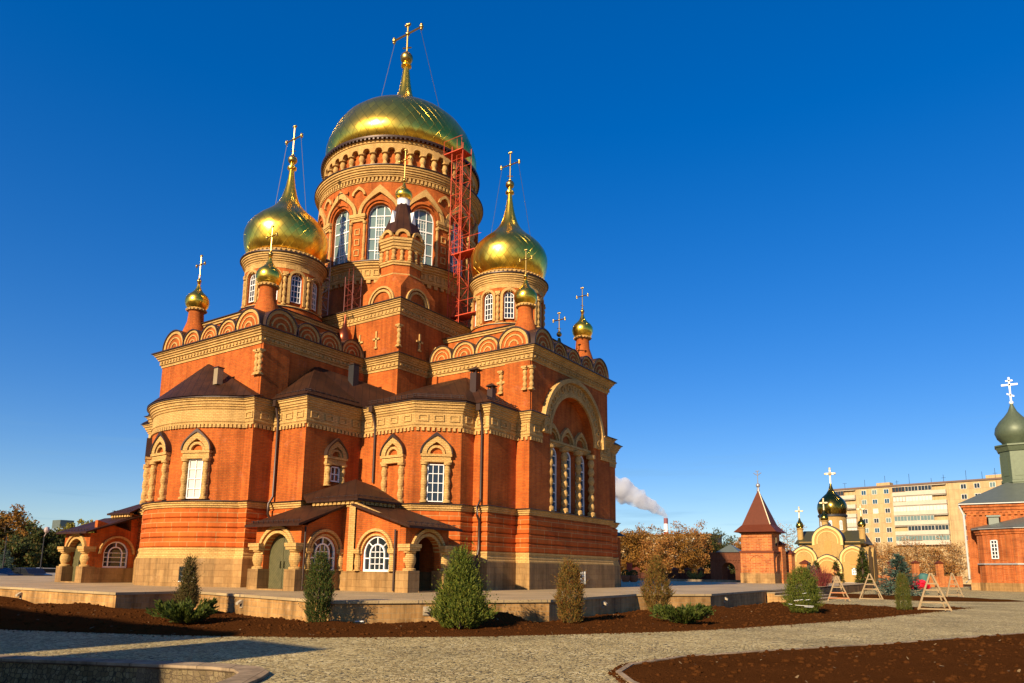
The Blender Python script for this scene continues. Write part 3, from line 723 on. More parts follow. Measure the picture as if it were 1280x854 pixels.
for a in (-2.5,-.85,.85,2.5):
    c = MB(); x,y,_ = FEI.p(a,.42,0); c.lathe(x,y,bulge(5.1,8.9,.2,6,.6),14); c.fbox(FEI,a-.2,a+.2,.2,.64,8.7,8.9); c.fbox(FEI,a-.2,a+.2,.2,.64,5.0,5.12); cp('arch_column', c, TAN, smooth=40)
for a in (-1.7,0,1.7):
    f = Fr(14.42,a,1,0); window('arch_window', f, 1.0, 5.15, 8.35, .5, CA, 2, 6, GLASSB, fw=.06)

# drainpipes
def drain(pts):
    d = MB(); d.tube(pts,.065,8); x,y,z = pts[0]; d.box(x-.13,x+.13,y-.13,y+.13,z-.15,z+.2); cp('drainpipe', d, FLASH, smooth=40)
drain([(5.15,-14.0,10.1),(5.15,-13.78,9.2),(5.15,-13.78,5.3),(5.15,-14.02,4.9),(5.15,-14.02,4.4),(5.15,-13.85,4.1),(5.15,-13.85,2.6)])
drain([(13.75,-7.85,10.1),(13.75,-7.58,9.2),(13.75,-7.58,5.3),(13.75,-7.85,4.9),(13.75,-7.85,4.5),(13.75,-7.66,4.2),(13.75,-7.66,2.8),(13.75,-7.8,2.3),(13.75,-7.8,.9)])
drain([(8.5,-10.4,10.1),(8.55,-10.14,9.2),(8.55,-10.14,6.2)])

# porches ----------------------------------------------------------------
def porch(s_):
    def X(pts): return [(s_*x,)+tuple(q) for x,*q in pts]
    def fr(x,y,nx,ny): return Fr(s_*x,y,s_*nx,ny)
    lx0,lx1,ly = (7.7,10.75,-16.5) if s_ > 0 else (7.22,10.1,-16.5); c0,c1 = (8.85,11.7) if s_ > 0 else (7.25,9.3); ex,ey0,ey1 = 14.8,-14.3,-11.4
    b = MB()
    def bx(x0,x1,*q): b.box(min(s_*x0,s_*x1),max(s_*x0,s_*x1),*q)
    bx(7.2,c1,-14.2,-9.95,1.6,4.0); bx(c0,c1,-14.2,-11.95,4.0,4.75)
    # south wing shell: side walls, front plate with arch opening
    fF = fr((lx0+lx1)/2,ly,0,-1); hw = (lx1-lx0)/2
    def hole(r,zs,n=14): return [(r*cos(pi*i/n),zs+r*sin(pi*i/n)) for i in range(n+1)]
    def facade(f, hw, r, zs, z0, zt0, zt1, th=.32):
        h = hole(r,zs); b.plate(f,[(hw,z0),(hw,zt1),(-hw,zt0),(-hw,z0),(-r,z0)]+h[::-1]+[(r,z0)],-th,0)
    facade(fF,hw,.93,2.3,1.6,3.55,3.55)
    eps = .0
    # east side wall of the south wing with arched window opening; heights rise towards the church
    def sidewall(f, half, r, zs, z0, za, zb): 
        h = hole(r,zs); b.plate(f,[(half,z0),(half,zb),(-half,za),(-half,z0),(-r,z0)]+h[::-1]+[(r,z0)],-.3,0)
    fS_ = fr(lx1,(ly+.33-14.2)/2,1,0); hs_ = (-14.2-(ly+.33))/2
    if s_ > 0: sidewall(fS_,hs_,.72,2.4,1.6,3.6,4.5)
    else: b.fbox(fS_,-hs_,hs_,-.3,0,1.6,3.6)
    fW = fr(lx0,(ly+.33-13.7)/2,-1,0); hW = (-13.7-ly-.33)/2
    if s_ > 0: b.fbox(fW,-hW,hW,-.3,0,1.6,3.6)
    else: sidewall(fW,hW,.72,2.4,1.6,4.3,3.6)
    # east wing
    fD = fr(ex,(ey0+ey1)/2,1,0); hd = (ey1-ey0)/2
    fE_ = fr((11.7+ex-.33)/2,ey0,0,-1); he = (ex-.33-11.7)/2
    if s_ > 0:
        facade(fD,hd,.86,2.3,1.6,3.5,3.5); sidewall(fE_,he,.8,2.35,1.6,4.6,3.6)
        b.box(11.7,ex-.33,ey1-.3,ey1,1.6,3.7)
    po = cp('porch', b, BRICK)
    # floor of granite plinths
    g = MB()
    def pg(f,a0,a1,d0,d1,z0=.7,z1=1.6): g.fbox(f,a0,a1,d0,d1,z0,z1)
    pg(fS_,-hs_-.2,hs_,-.3,.06); pg(fW,-hW,hW,-.3,.06)
    if s_ > 0: pg(fE_,-he,he+.1,-.3,.06); g.box(11.7,ex-.33,ey1-.3,ey1+.06,.7,1.6)
    g.box(min(s_*7.25,s_*(c1+.06)),max(s_*7.25,s_*(c1+.06)),-14.26,-10.0,.7,1.6)
    for f,h in ((fF,hw),)+(((fD,hd),) if s_ > 0 else ()):
        for q in (-1,1):
            a = q*(h-.28); g.fbox(f,a-.36,a+.36,-.42,.28,.7,1.66)
    g.build('porch_plinth', GRAN, po, ORG)
    # columns
    for f,h,r in ((fF,hw,.93),)+(((fD,hd,.86),) if s_ > 0 else ()):
        for q in (-1,1):
            c = MB(); a = q*(h-.28); x,y,_ = f.p(a,-.02,0); c.lathe(x,y,[(.3,1.66),(.3,1.74),(.2,1.78),(.24,1.88),(.29,2.02),(.295,2.18),(.25,2.32),(.2,2.38),(.29,2.42),(.29,2.5)],18)
            c.fbox(f,a-.34,a+.34,-.36,.3,2.5,2.62); c.fbox(f,a-.38,a+.38,-.36,.34,2.62,2.78); c.build('porch_column', TAN, po, ORG, 40)
        t = MB(); t.arch(f,0,2.3,r-.0,r+.13,-.31,.06,seg=16); t.arch(f,0,2.3,r+.2,r+.34,-.2,.12,seg=16); t.build('door_archivolt', TAN, po, ORG, 35)
    # window archivolts with short columns
    ws = []
    if s_ > 0: ws = [(fS_,0,.72,2.4),(fE_,0,.8,2.35)]
    else: ws = [(fW,0,.72,2.4)]
    if s_ < 0: ws = []
    for f,a,r,zs in ws:
        t = MB(); t.arch(f,a,zs,r+.02,r+.1,-.1,.06,seg=16); t.arch(f,a,zs,r+.2,r+.32,-.1,.12,seg=16)
        for q in (-1,1):
            x,y,_ = f.p(a+q*(r+.24),.05,0); t.lathe(x,y,bulge(1.62,2.42,.15,1,.75),10); t.fbox(f,a+q*(r+.24)-.18,a+q*(r+.24)+.18,-.05,.2,2.42,2.58)
        t.build('window_archivolt', TAN, po, ORG, 35)
        w = MB(); d = -.16; w.m = 0
        w.arch(f,a,zs,r-.07,r,d,d+.09,seg=16); w.fbox(f,a-r,a-r+.08,d,d+.09,1.62,zs); w.fbox(f,a+r-.08,a+r,d,d+.09,1.62,zs); w.fbox(f,a-r,a+r,d,d+.1,1.6,1.69)
        w.arch(f,a,zs,r*.5,r*.5+.06,d,d+.085,seg=12); 
        for q in (-1,1):
            w.fbox(f,a+q*(r*.5+.03)-.03,a+q*(r*.5+.03)+.03,d,d+.085,1.65,zs)
            p0, p1 = f.p(a+q*r*.38,d+.04,zs+r*.4), f.p(a+q*r*.72,d+.04,zs+r*.66); w.tube([p0,p1],.028,4)
            w.fbox(f,min(a+q*r*.5,a+q*r),max(a+q*r*.5,a+q*r),d,d+.08,1.95+.2,2.0+.2)
        w.fbox(f,a-.025,a+.025,d,d+.075,zs+r*.5,zs+r-.03)
        for z in (1.93,2.2,2.45): w.fbox(f,a-r*.5,a+r*.5,d,d+.06,z-.015,z+.015)
        for q in (-.17,.17): w.fbox(f,a+q*r-.015,a+q*r+.015,d,d+.06,1.65,zs+r*.48)
        w.m = 1; w.plate(f,[(a-r,1.62),(a+r,1.62)]+[(a+r*cos(pi*i/14),zs+r*sin(pi*i/14)) for i in range(15)],d-.05,d+.02)
        w.build('porch_window', [WHITE, GLASS], po, ORG)
    if s_ < 0:   # window of the west porch wing looks towards +X
        f = fr(lx0,0,0,0) if False else Fr(-lx0,(ly+.33-13.7)/2,1,0)
        w = MB(); w.m = 0; r, zs = .72, 2.4
        w.arch(f,0,zs,r-.07,r,-.16,-.07,seg=16); w.fbox(f,-r,-r+.08,-.16,-.07,1.62,zs); w.fbox(f,r-.08,r,-.16,-.07,1.62,zs); w.fbox(f,-r,r,-.16,-.06,1.6,1.69)
        w.arch(f,0,zs,r*.5,r*.5+.06,-.16,-.075,seg=12)
        for q in (-1,1): w.fbox(f,q*(r*.5+.03)-.03,q*(r*.5+.03)+.03,-.16,-.075,1.65,zs)
        w.fbox(f,-.025,.025,-.16,-.08,zs+r*.5,zs+r-.03)
        for z in (1.93,2.2,2.45): w.fbox(f,-r,r,-.16,-.1,z-.015,z+.015)
        w.m = 1; w.plate(f,[(-r,1.62),(r,1.62)]+[(r*cos(pi*i/14),zs+r*sin(pi*i/14)) for i in range(15)],-.21,-.14)
        w.build('porch_window', [WHITE, GLASS], po, ORG)
        t = MB(); t.arch(f,0,zs,r+.2,r+.32,-.1,.12,seg=16); t.build('window_archivolt', TAN, po, ORG, 35)
    # doors
    d = MB(); h = hole(.93,2.3); d.plate(fF,[(-.93,.76),(.93,.76)]+h,-.42,-.34); 
    d.fbox(fF,-.02,.02,-.35,-.32,.76,3.1)
    for q in (-.12,.12): d.fbox(fF,q-.02,q+.02,-.34,-.26,1.7,2.0)
    d.build('door', DOORG, po, ORG)
    if s_ > 0:
        d = MB(); h = hole(.86,2.3); d.plate(fD,[(-.86,.76),(.86,.76)]+h,-1.3,-1.2); d.build('door', DOORD, po, ORG)
    st = MB(); st.fbox(fF,-.9,.9,-.4,.3,.72,.80); st.build('door_step', GRAN, po, ORG)
    if s_ > 0: st = MB(); st.fbox(fD,-.85,.85,-1.2,.3,.72,.80); st.build('door_step', GRAN, po, ORG)
    # corner pier and cornice of the middle block
    t = MB(); t.box(min(s_*(c1-.4),s_*(c1+.1)),max(s_*(c1-.4),s_*(c1+.1)),-14.3,-13.8,1.6,4.6)
    pth = [(8.85,-14.2),(11.7,-14.2),(11.7,-11.9)] if s_ > 0 else [(-c1,-11.9),(-c1,-14.2),(-c0,-14.2)]
    t.sweep(pth,[(-.1,4.5),(.05,4.5),(.05,4.58),(.14,4.62),(.14,4.82),(-.1,4.82)])
    for f in along(pth,.3): t.fbox(f,-.09,.09,0,.2,4.62,4.8)
    t.build('porch_cornice', TAN, po, ORG)
    t = MB()
    if s_ > 0:   # raking tan edge under the east wing roof, pier edge trims
        for z0 in (0,): t.add([fE_.p(-he,.05,4.6),fE_.p(-he,.05,4.7),fE_.p(he+.3,.05,3.62),fE_.p(he+.3,.05,3.52),fE_.p(-he,-.1,4.6),fE_.p(-he,-.1,4.7),fE_.p(he+.3,-.1,3.62),fE_.p(he+.3,-.1,3.52)],[(0,1,2,3),(4,7,6,5),(0,4,5,1),(1,5,6,2),(2,6,7,3),(3,7,4,0)])
        t.build('raking_trim', TAN, po, ORG)
    # roofs
    def rf(name, quads):
        r = MB()
        for q in quads:
            q = X(q); n = len(q); up = [(x,y,z) for x,y,z in q]; dn = [(x,y,z-.1) for x,y,z in q]
            r.add(up+dn,[tuple(range(n)),tuple(range(2*n-1,n-1,-1))]+[(i,n+i,n+(i+1)%n,(i+1)%n) for i in range(n)])
        r.build(name, ROOFM, po, ORG)
    rf('wing_roof', [[(lx0-.35,ly-.42,3.6),(lx1+.3,ly-.42,3.6),(lx1+.3,-14.21,4.62),(c0+.01,-14.21,4.62),(c0+.01,-13.66,4.75),(lx0-.35,-13.66,4.75)]])
    if s_ > 0: rf('wing_roof', [[(ex+.45,ey0-.3,3.55),(ex+.45,ey1+.45,3.55),(11.71,ey1+.45,4.62),(11.71,ey0-.3,4.62)]])
    a = (9.3,-12.1,6.12) if s_ > 0 else (7.9,-12.1,6.0); e = 4.86; e0,e1 = c0-.25,c1+.3
    rf('hip_roof', [[(e0,-14.5,e),(e1,-14.5,e),a],[(e1,-14.5,e),(e1,-11.6,e),a],[(e1,-11.6,e),(8.7,-10.06,6.0),a],[(7.25,-13.6,5.3),(e0,-14.5,e),a],[(7.25,-10.0,6.1),(7.25,-13.6,5.3),a],[(8.7,-10.06,6.0),(7.25,-10.0,6.1),a]])
    for path,z in (([(lx0-.2,ly-.3),(lx1+.2,ly-.3)],3.68),([(c0,-14.35),(c1+.15,-14.35),(c1+.15,-11.8)],4.93))+((([(ex+.32,ey0-.2),(ex+.32,ey1+.3)],3.63),) if s_ > 0 else ()):
        if s_ < 0: path = [(-x,y) for x,y in path[::-1]]
        sg = MB()
        for f in along(path,.36): sg.fbox(f,-.012,.012,-.12,-.09,z-.05,z+.13); sg.fbox(f,-.16,.16,-.12,-.1,z+.08,z+.105)
        sg.build('snow_guard', FLASH, po, ORG)
    # rain pipes of the porch
    for x,y,z in ((lx1+.12,ly+.12,3.5),(11.92,-14.15,4.7),(ex-.5,ey0-.12,3.4)):
        if s_ < 0 and x > 11: continue
        dp = MB(); dp.tube([(s_*x,y,z),(s_*x,y,.8)],.045,8)
        dp.build('drainpipe', FLASH, po, ORG, 40)
porch(1); porch(-1)
# small porch wing at the north-east corner
b = MB(); b.box(11.0,13.5,7.5,9.4,.7,4.1)
po = cp('porch', b, BRICK); r = MB(); r.fan((11.9,8.4,5.4),[(10.8,7.3,4.3),(13.8,7.3,4.2),(13.8,9.7,4.2),(10.8,9.7,4.3)],True); r.build('hip_roof', ROOFM, po, ORG)
f = Fr(13.5,8.4,1,0); k = MB(); k.plate(f,[(-.8,.75),(.8,.75)]+[(.8*cos(pi*i/12),2.2+.8*sin(pi*i/12)) for i in range(13)],-.2,.02); k.build('door', DOORD, po, ORG)

# ================================================================== scaffolds and ladders on the cathedral
def lattice(name, label, x, y, z0, z1, wd, step, mat, r=.035, plat=None):
    o = empty(name, (x,y,z0), label, 'scaffold'); h = wd/2
    po = MB()
    for sx in (-1,1):
        for sy in (-1,1): po.tube([(sx*h,sy*h,0),(sx*h,sy*h,z1-z0)],r,6)
    po.build('standard', mat, o)
    br = MB(); z = .3; k = 0
    cs = [(-h,-h),(h,-h),(h,h),(-h,h)]
    while z < z1-z0:
        for i in range(4):
            a, b = cs[i], cs[(i+1)%4]
            br.tube([(a[0],a[1],z),(b[0],b[1],z)],r*.7,5)
            if z+step < z1-z0:
                if (k+i)%2: a, b = b, a
                br.tube([(a[0],a[1],z),(b[0],b[1],z+step)],r*.55,5)
        z += step; k += 1
    br.build('bracing', mat, o)
    ld = MB()
    for q in (-.2,.2): ld.tube([(q,-h*.6,0),(q,-h*.6,z1-z0+.6)],r*.6,5)
    z = .15
    while z < z1-z0: ld.tube([(-.2,-h*.6,z),(.2,-h*.6,z)],r*.5,4); z += .3
    ld.build('ladder', mat, o)
    if plat:
        for px0,px1,py0,py1,pz in plat:
            p = MB(); p.box(px0,px1,py0,py1,pz,pz+.06); p.tube([(px0,py0,pz+.06),(px0,py0,pz+1)],r*.6,5); p.tube([(px0,py0,pz+1),(px1,py0,pz+1)],r*.6,5); p.build('platform', mat, o)
    return o
lattice('red_scaffold_tower', 'tall red lattice scaffold tower with a ladder beside the main gold dome', X0+6.95, Y0-1.4, 17.6, 30.7, .95, 1.3, REDMET, .027,
        [(-1.1,.5,-.6,.5,12.6),(-.3,2.2,-.5,.5,5.0),(-.3,1.9,-.5,.5,.6)])
lattice('grey_scaffold', 'short grey pipe scaffold in the shade beside the left gold dome', X0+.9, Y0-7.95, 17.62, 21.6, .75, .8, GREYMET, .035,
        [(-1.5,.4,-.4,.4,2.4),(-1.6,.4,-.4,.4,3.7)])
lattice('roof_ladder_frame', 'small dark red pipe frame with a ladder on the middle roof ledge', X0+3.15, Y0-7.25, 17.62, 19.9, .7, .7, plain('dark_red_steel',(.16,.03,.02),.5), .03)

# ================================================================== ground, paving, beds
def flatpoly(name, pts, z, mat, label=None, kind='structure', skirt=0):
    m = MB(); n = len(pts)
    m.add([(x,y,z) for x,y in pts],[tuple(range(n))])
    if skirt: m.add([(x,y,z) for x,y in pts]+[(x,y,z-skirt) for x,y in pts],[(i,(i+1)%n,n+(i+1)%n,n+i) for i in range(n)])
    o = m.build(name, mat); return tag(o, label, None, None, kind)
def soilmat(name, c1, c2, sc=1.0):
    t = NT(name); n1 = t.noise(.9*sc,5); n2 = t.noise(14*sc,5,rough=.7); n3 = t.noise(60*sc,2)
    c = t.mix(n2, c1, c2); c = t.mix(t.ramp(n1,[(.35,(0,)),(.65,(1,))]), c, tuple(x*.62 for x in c2))
    peb = t.ramp(n3,[(.70,(0,)),(.74,(1,))]); c = t.mix(t.math('MULTIPLY',peb,.25), c, (.30,.2,.11))
    t.base(c); t.set(Roughness=.95); t.b.inputs['Specular IOR Level'].default_value = .0
    h = t.math('ADD', t.math('MULTIPLY',n2,.8), t.math('MULTIPLY',n3,.25)); t.bump(h,.09); return t.m
SOIL = soilmat('bare_soil', (.048,.017,.005), (.125,.043,.011))
SOILD = soilmat('field_soil', (.06,.03,.014), (.12,.06,.03), .5)
def settmat():
    t = NT('granite_setts'); p = t.pos()
    nz = t.n('ShaderNodeTexNoise'); nz.inputs['Scale'].default_value = .35; t.l(p, nz.inputs['Vector'])
    ad = t.n('ShaderNodeVectorMath', operation='MULTIPLY_ADD'); t.l(nz.outputs['Color'], ad.inputs[0]); ad.inputs[1].default_value = (1.4,1.4,0); t.l(p, ad.inputs[2])
    v = t.n('ShaderNodeTexVoronoi', feature='DISTANCE_TO_EDGE'); v.inputs['Scale'].default_value = 12; v.inputs['Randomness'].default_value = .55; t.l(ad.outputs[0], v.inputs['Vector'])
    vc = t.n('ShaderNodeTexVoronoi', feature='F1'); vc.inputs['Scale'].default_value = 12; vc.inputs['Randomness'].default_value = .55; t.l(ad.outputs[0], vc.inputs['Vector'])
    x = t.n('ShaderNodeSeparateColor'); t.l(vc.outputs['Color'], x.inputs[0])
    c = t.ramp(x.outputs[0],[(0,(.33,.245,.10)),(.4,(.55,.42,.175)),(.75,(.62,.49,.215)),(1,(.72,.59,.30))])
    j = t.ramp(v.outputs['Distance'],[(.02,(0,)),(.09,(1,))])
    c = t.mix(j, (.10,.085,.05), c)
    n1 = t.noise(.35,5); c = t.mix(1, c, t.ramp(n1,[(.3,(.66,)),(.65,(1.08,))]), 'MULTIPLY')
    c = t.mix(t.math('MULTIPLY', t.ramp(t.noise(.8,6,None,.7),[(.55,(0,)),(.72,(1,))]), .45), c, (.33,.22,.10))
    t.base(c); t.set(Roughness=.85); t.b.inputs['Specular IOR Level'].default_value = .15; t.bump(t.math('ADD',t.math('MULTIPLY',j,.7),t.math('MULTIPLY',t.noise(40,2),.5)),.03); return t.m
SETT = settmat()
KERB = brickmat('granite_kerb', (.40,.29,.17), (.34,.24,.14), (.2,.14,.08), .8, .5, .012, stain=.4)
CONC = None
def concmat():
    t = NT('terrace_paving'); p = t.pos()
    b = t.n('ShaderNodeTexBrick', offset=0); t.l(p, b.inputs['Vector']); b.inputs['Scale'].default_value = 1; b.inputs['Brick Width'].default_value = 1.2; b.inputs['Row Height'].default_value = 1.2; b.inputs['Mortar Size'].default_value = .012
    b.inputs['Color1'].default_value = (.42,.30,.145,1); b.inputs['Color2'].default_value = (.37,.26,.12,1); b.inputs['Mortar'].default_value = (.18,.14,.09,1)
    t.base(t.mix(1, b.outputs[0], t.ramp(t.noise(.5,5),[(.3,(.75,)),(.65,(1.1,))]), 'MULTIPLY')); t.set(Roughness=.7); t.bump(t.noise(20,3),.01); return t.m
CONC = concmat()

flatpoly('ground', [(-4000,-2500),(4000,-2500),(4000,5000),(-4000,5000)], -.5, SOILD, 'bare brown ground stretching to the horizon')
notch = [(-60,-12.4),(-15.2,6.05),(-12.6,7.2),(-11.3,7.75),(-10.75,7.82),(-10.3,7.6),(-9.95,7.2),(-9.3,6.2),(-8.3,4.2),(-6.5,-1),(-5,-6)]
pav = [(-5,-40),(45,-40),(60,20),(60,150),(-140,150),(-140,-45),(-60,-30)]
pav = notch[::1]+[(-3,-40),(60,-40),(60,150),(-140,150),(-140,-45)]
flatpoly('path', pav, 0, SETT, 'sunlit paving of small granite setts', skirt=.5)
# kerb wall of the sunken bed
k = MB(); k.sweep(notch[::-1] if False else notch, [(-.42,-.5),(0.0,-.5),(0.0,-.02),(.03,0.0),(.03,.055),(-.42,.055)]); 
o = k.build('stone_kerb_wall', KERB); tag(o,'low curved granite kerb wall in the near left corner','kerb wall')
def bed(name, pts, z, amp, label, res=.35, mounds=(), mat=None, edge=.5):
    """soil bed: gridded polygon with a mounded, lumpy surface"""
    from mathutils import noise as mn
    bm = bmesh.new(); vs = [bm.verts.new((x,y,z)) for x,y in pts]; f = bm.faces.new(vs)
    xs = [p[0] for p in pts]; ys = [p[1] for p in pts]
    for ax,lo,hi in ((0,min(xs),max(xs)),(1,min(ys),max(ys))):
        c = lo+res
        while c < hi:
            no = (1,0,0) if ax == 0 else (0,1,0); co = (c,0,0) if ax == 0 else (0,c,0)
            bmesh.ops.bisect_plane(bm, geom=bm.verts[:]+bm.edges[:]+bm.faces[:], plane_co=co, plane_no=no); c += res
    n = len(pts)
    def dist(x,y):
        d = 9
        for i in range(n):
            x0,y0 = pts[i]; x1,y1 = pts[(i+1)%n]; L = (x1-x0)**2+(y1-y0)**2; q = max(0,min(1,((x-x0)*(x1-x0)+(y-y0)*(y1-y0))/L)); d = min(d, hypot(x-x0-q*(x1-x0), y-y0-q*(y1-y0)))
        return d
    for v in bm.verts:
        d = dist(v.co.x,v.co.y); e = min(1, d/edge)
        h = amp*(.55+.9*mn.noise((v.co.x*.6,v.co.y*.6,1.3))+.5*mn.noise((v.co.x*1.9,v.co.y*1.9,4)))*e
        for mx,my,mr,mh in mounds: h += mh*max(0,1-((v.co.x-mx)**2+(v.co.y-my)**2)/mr**2)
        v.co.z = z+max(-.0,h)+(.012 if d > .01 else 0)
    me = bpy.data.meshes.new(name); bm.to_mesh(me); bm.free(); me.shade_smooth(); me.materials.append(mat or SOIL)
    o = bpy.data.objects.new(name, me); COL.objects.link(o); return tag(o,label,None,None,'structure')
# terrace outline (front edges as seen) 
TER = [(-70,14.9),(-27.25,14.5),(-27.4,17.7),(-17.05,15.65),(-13.2,21.9),(-14.15,31.0),(-11.85,34.4),(-12.5,46.3)]
bed1 = [(-60,-6.8),(-40,1.7),(-22.43,8.94),(-17.92,10.75),(-14.49,12.93),(-11.64,15.81),(-10.2,18.1),(-8.56,20.7),(-7.3,23.8),(-6.27,27.39),(-5.3,30.8),(-4.61,34.03),(-3.3,41),(-1.93,48.5),(-3.2,47.2),(-5.2,44.4),(-8,45.6),(-9.8,46.2),(-12.3,46.4),(-11.75,34.5),(-14.05,31.0),(-13.1,21.95),(-17.0,15.8),(-27.3,17.85),(-27.1,14.65),(-60,15)]
BEDS = {}
BEDS['front'] = bed('planting_bed', bed1, .004, .11, 'brown soil bed along the terrace wall', .4, mounds=((-14.2,19.6,1.5,.35),(-16.5,15.0,1.2,.12),(-12.1,29.5,1.4,.12),(-11.5,32.0,1.8,.15),(-29,13.9,3.5,.2),(-37,13.8,4,.33)))
bed2 = [(.19,27.97),(-2.86,20.74),(-4.76,16.96),(-5.76,14.74),(-6.05,12.9),(-5.75,11.74),(-5.1,10.85),(-3.4,9.2),(1,6.5),(9,7),(16,14),(17,30),(10,38),(4,34)]
BEDS['right'] = bed('planting_bed', bed2, .004, .06, 'brown soil bed in the lower right corner', .4)
k = MB(); k.sweep([(x,y) for x,y in bed2[::1]],[(0,-.1),(0,.035),(-.10,.035),(-.10,-.1)],True); o = k.build('kerb_stones', KERB); tag(o,'low stone kerb edging the right hand soil bed','kerb')
bed3 = [(-13.0,62.5),(-9.5,60.5),(-5.5,58.8),(-1.2,61.2),(0.8,64.5),(-.5,68),(-4,71),(-9,73),(-15,72)]
bed('planting_bed', bed3, .004, .1, 'far soil bed with spruces in front of the small church', .7)
bed('planting_bed', [(-60,-12.6),(-15.2,5.9),(-11.2,7.55),(-10.2,7.3),(-9.0,5.2),(-7,-1),(-5.5,-6)], -.48, .12, 'shaded soil of the sunken bed at the near left corner', .6)

# terrace -----------------------------------------------------------
TE = empty('stone_terrace', (-30,30,0), 'wide tan stone clad terrace that the cathedral stands on', 'terrace')
to = (-30,30,0)
tp = TER+[(-12.5,60),(-14,100),(-120,100),(-120,14.9)]
m = MB(); m.prism([(x,y) for x,y in tp], -.4, .66); m.build('terrace_wall', CLAD, TE, to)
m = MB(); m.sweep(TER+[(-12.5,60)], [(-.5,.66),(.06,.66),(.06,.75),(-.5,.75)]); m.build('coping', CONC, TE, to)
m = MB(); q = [(x,y) for x,y in tp]; n = len(q); m.add([(x,y,.745) for x,y in q],[tuple(range(n))]); m.build('terrace_paving', CONC, TE, to)
st = MB()
for i in range(4):
    x0 = -12.44+.46*i; st.box(x0, x0+.46, 46.35, 58, -.05, .60-.15*i-.04); 
st.build('steps', CLAD, TE, to)
for i in range(4):
    x0 = -12.44+.46*i; tr_ = MB(); tr_.box(x0+.004, x0+.50, 46.32, 58, .60-.15*i-.04, .60-.15*i); tr_.build('tread', CONC, TE, to)
SPOUTM = plain('worn_pale_stone',(.36,.29,.19),.8)
def spout(f, a, z=.42):
    s = MB(); s.m = 1; s.fbox(f,a-.1,a+.1,-.05,.04,z-.14,z+.12); s.m = 2; s.fbox(f,a-.055,a+.055,.0,.045,z-.06,z+.07)
    s.m = 0; s.add([f.p(a-.1,.05,z+.14),f.p(a+.1,.05,z+.14),f.p(a+.1,.2,z+.04),f.p(a-.1,.2,z+.04),f.p(a-.1,.05,z+.02),f.p(a+.1,.05,z+.02),f.p(a+.1,.2,z-.03),f.p(a-.1,.2,z-.03)],[(0,1,2,3),(4,7,6,5),(0,4,5,1),(1,5,6,2),(2,6,7,3),(3,7,4,0)])
    s.build('rain_spout', [SPOUTM, SPOUTM, DARKMET], TE, to)
def edge(i, q):
    a,b = TER[i],TER[i+1]; return Fr(a[0]+(b[0]-a[0])*q,a[1]+(b[1]-a[1])*q,b[1]-a[1],-(b[0]-a[0]))
for i,q in ((0,.82),(0,.72),(2,.42),(3,.4),(4,.55),(6,.2)): spout(edge(i,q),0)
# floor-level border and far kerb of the terrace
m = MB(); m.box(-38,-22,84.0,84.6,.7,1.0); o = m.build('stone_border', KERB); tag(o,'long low stone border at the back of the terrace','border')

def clods(name, poly, n, label, z, seed, smin=.02, smax=.075):
    rnd = random.Random(seed); bm = bmesh.new(); xs = [p[0] for p in poly]; ys = [p[1] for p in poly]
    def inside(x,y):
        c = False
        for i in range(len(poly)):
            (x0,y0),(x1,y1) = poly[i],poly[i-1]
            if (y0 > y) != (y1 > y) and x < (x1-x0)*(y-y0)/(y1-y0)+x0: c = not c
        return c
    m = MB(); k = 0
    import mathutils
    ico = bmesh.new(); bmesh.ops.create_icosphere(ico, subdivisions=1, radius=1); iv = [v.co.copy() for v in ico.verts]; fi = [tuple(v.index for v in f.verts) for f in ico.faces]; ico.free()
    while k < n:
        x, y = rnd.uniform(max(min(xs),-34),min(max(xs),12)), rnd.uniform(min(ys),min(max(ys),50))
        if not inside(x,y): continue
        s = smin+(smax-smin)*rnd.random()**3; q = Vector((rnd.uniform(.7,1.4),rnd.uniform(.7,1.4),rnd.uniform(.5,.9)))*s
        hit = ray_h(name, x, y, z)
        m.add([(x+v.x*q.x*rnd.uniform(.8,1.2),y+v.y*q.y*rnd.uniform(.8,1.2),hit+v.z*q.z+s*.15) for v in iv], fi); k += 1
    o = m.build('soil_clods', SOIL, recalc=False, smooth=60); return tag(o,label,None,None,'stuff')
def ray_h(name, x, y, z):
    o = BEDS[name]; r = o.ray_cast((x,y,5),(0,0,-1)); return r[1].z if r[0] else z
bpy.context.view_layer.update()
clods('front', bed1, 3800, 'loose clods of soil on the bed along the terrace', .02, 5)
clods('right', bed2, 4200, 'loose clods of soil on the lower right bed', .02, 6)
def litter(name, n, label, seed, mat, rng):
    rnd = random.Random(seed); m = MB(); 
    for _ in range(n):
        x,y = rnd.uniform(*rng[0]), rnd.uniform(*rng[1]); h = ray_h(name,x,y,None)
        if h is None: continue
        a = rnd.uniform(0,pi); L = rnd.uniform(.03,.11); d = Vector((cos(a),sin(a),rnd.uniform(-.2,.5)))*L; p = Vector((x,y,h+.02)); w = Vector((-sin(a),cos(a),.2))*rnd.uniform(.006,.03)
        m.add([p-d*.5-w,p+d*.5-w*.5,p+d*.5+w*.5,p-d*.5+w],[(0,1,2,3)])
    o = m.build('dry_litter', mat, recalc=False); return tag(o,label,None,None,'stuff')
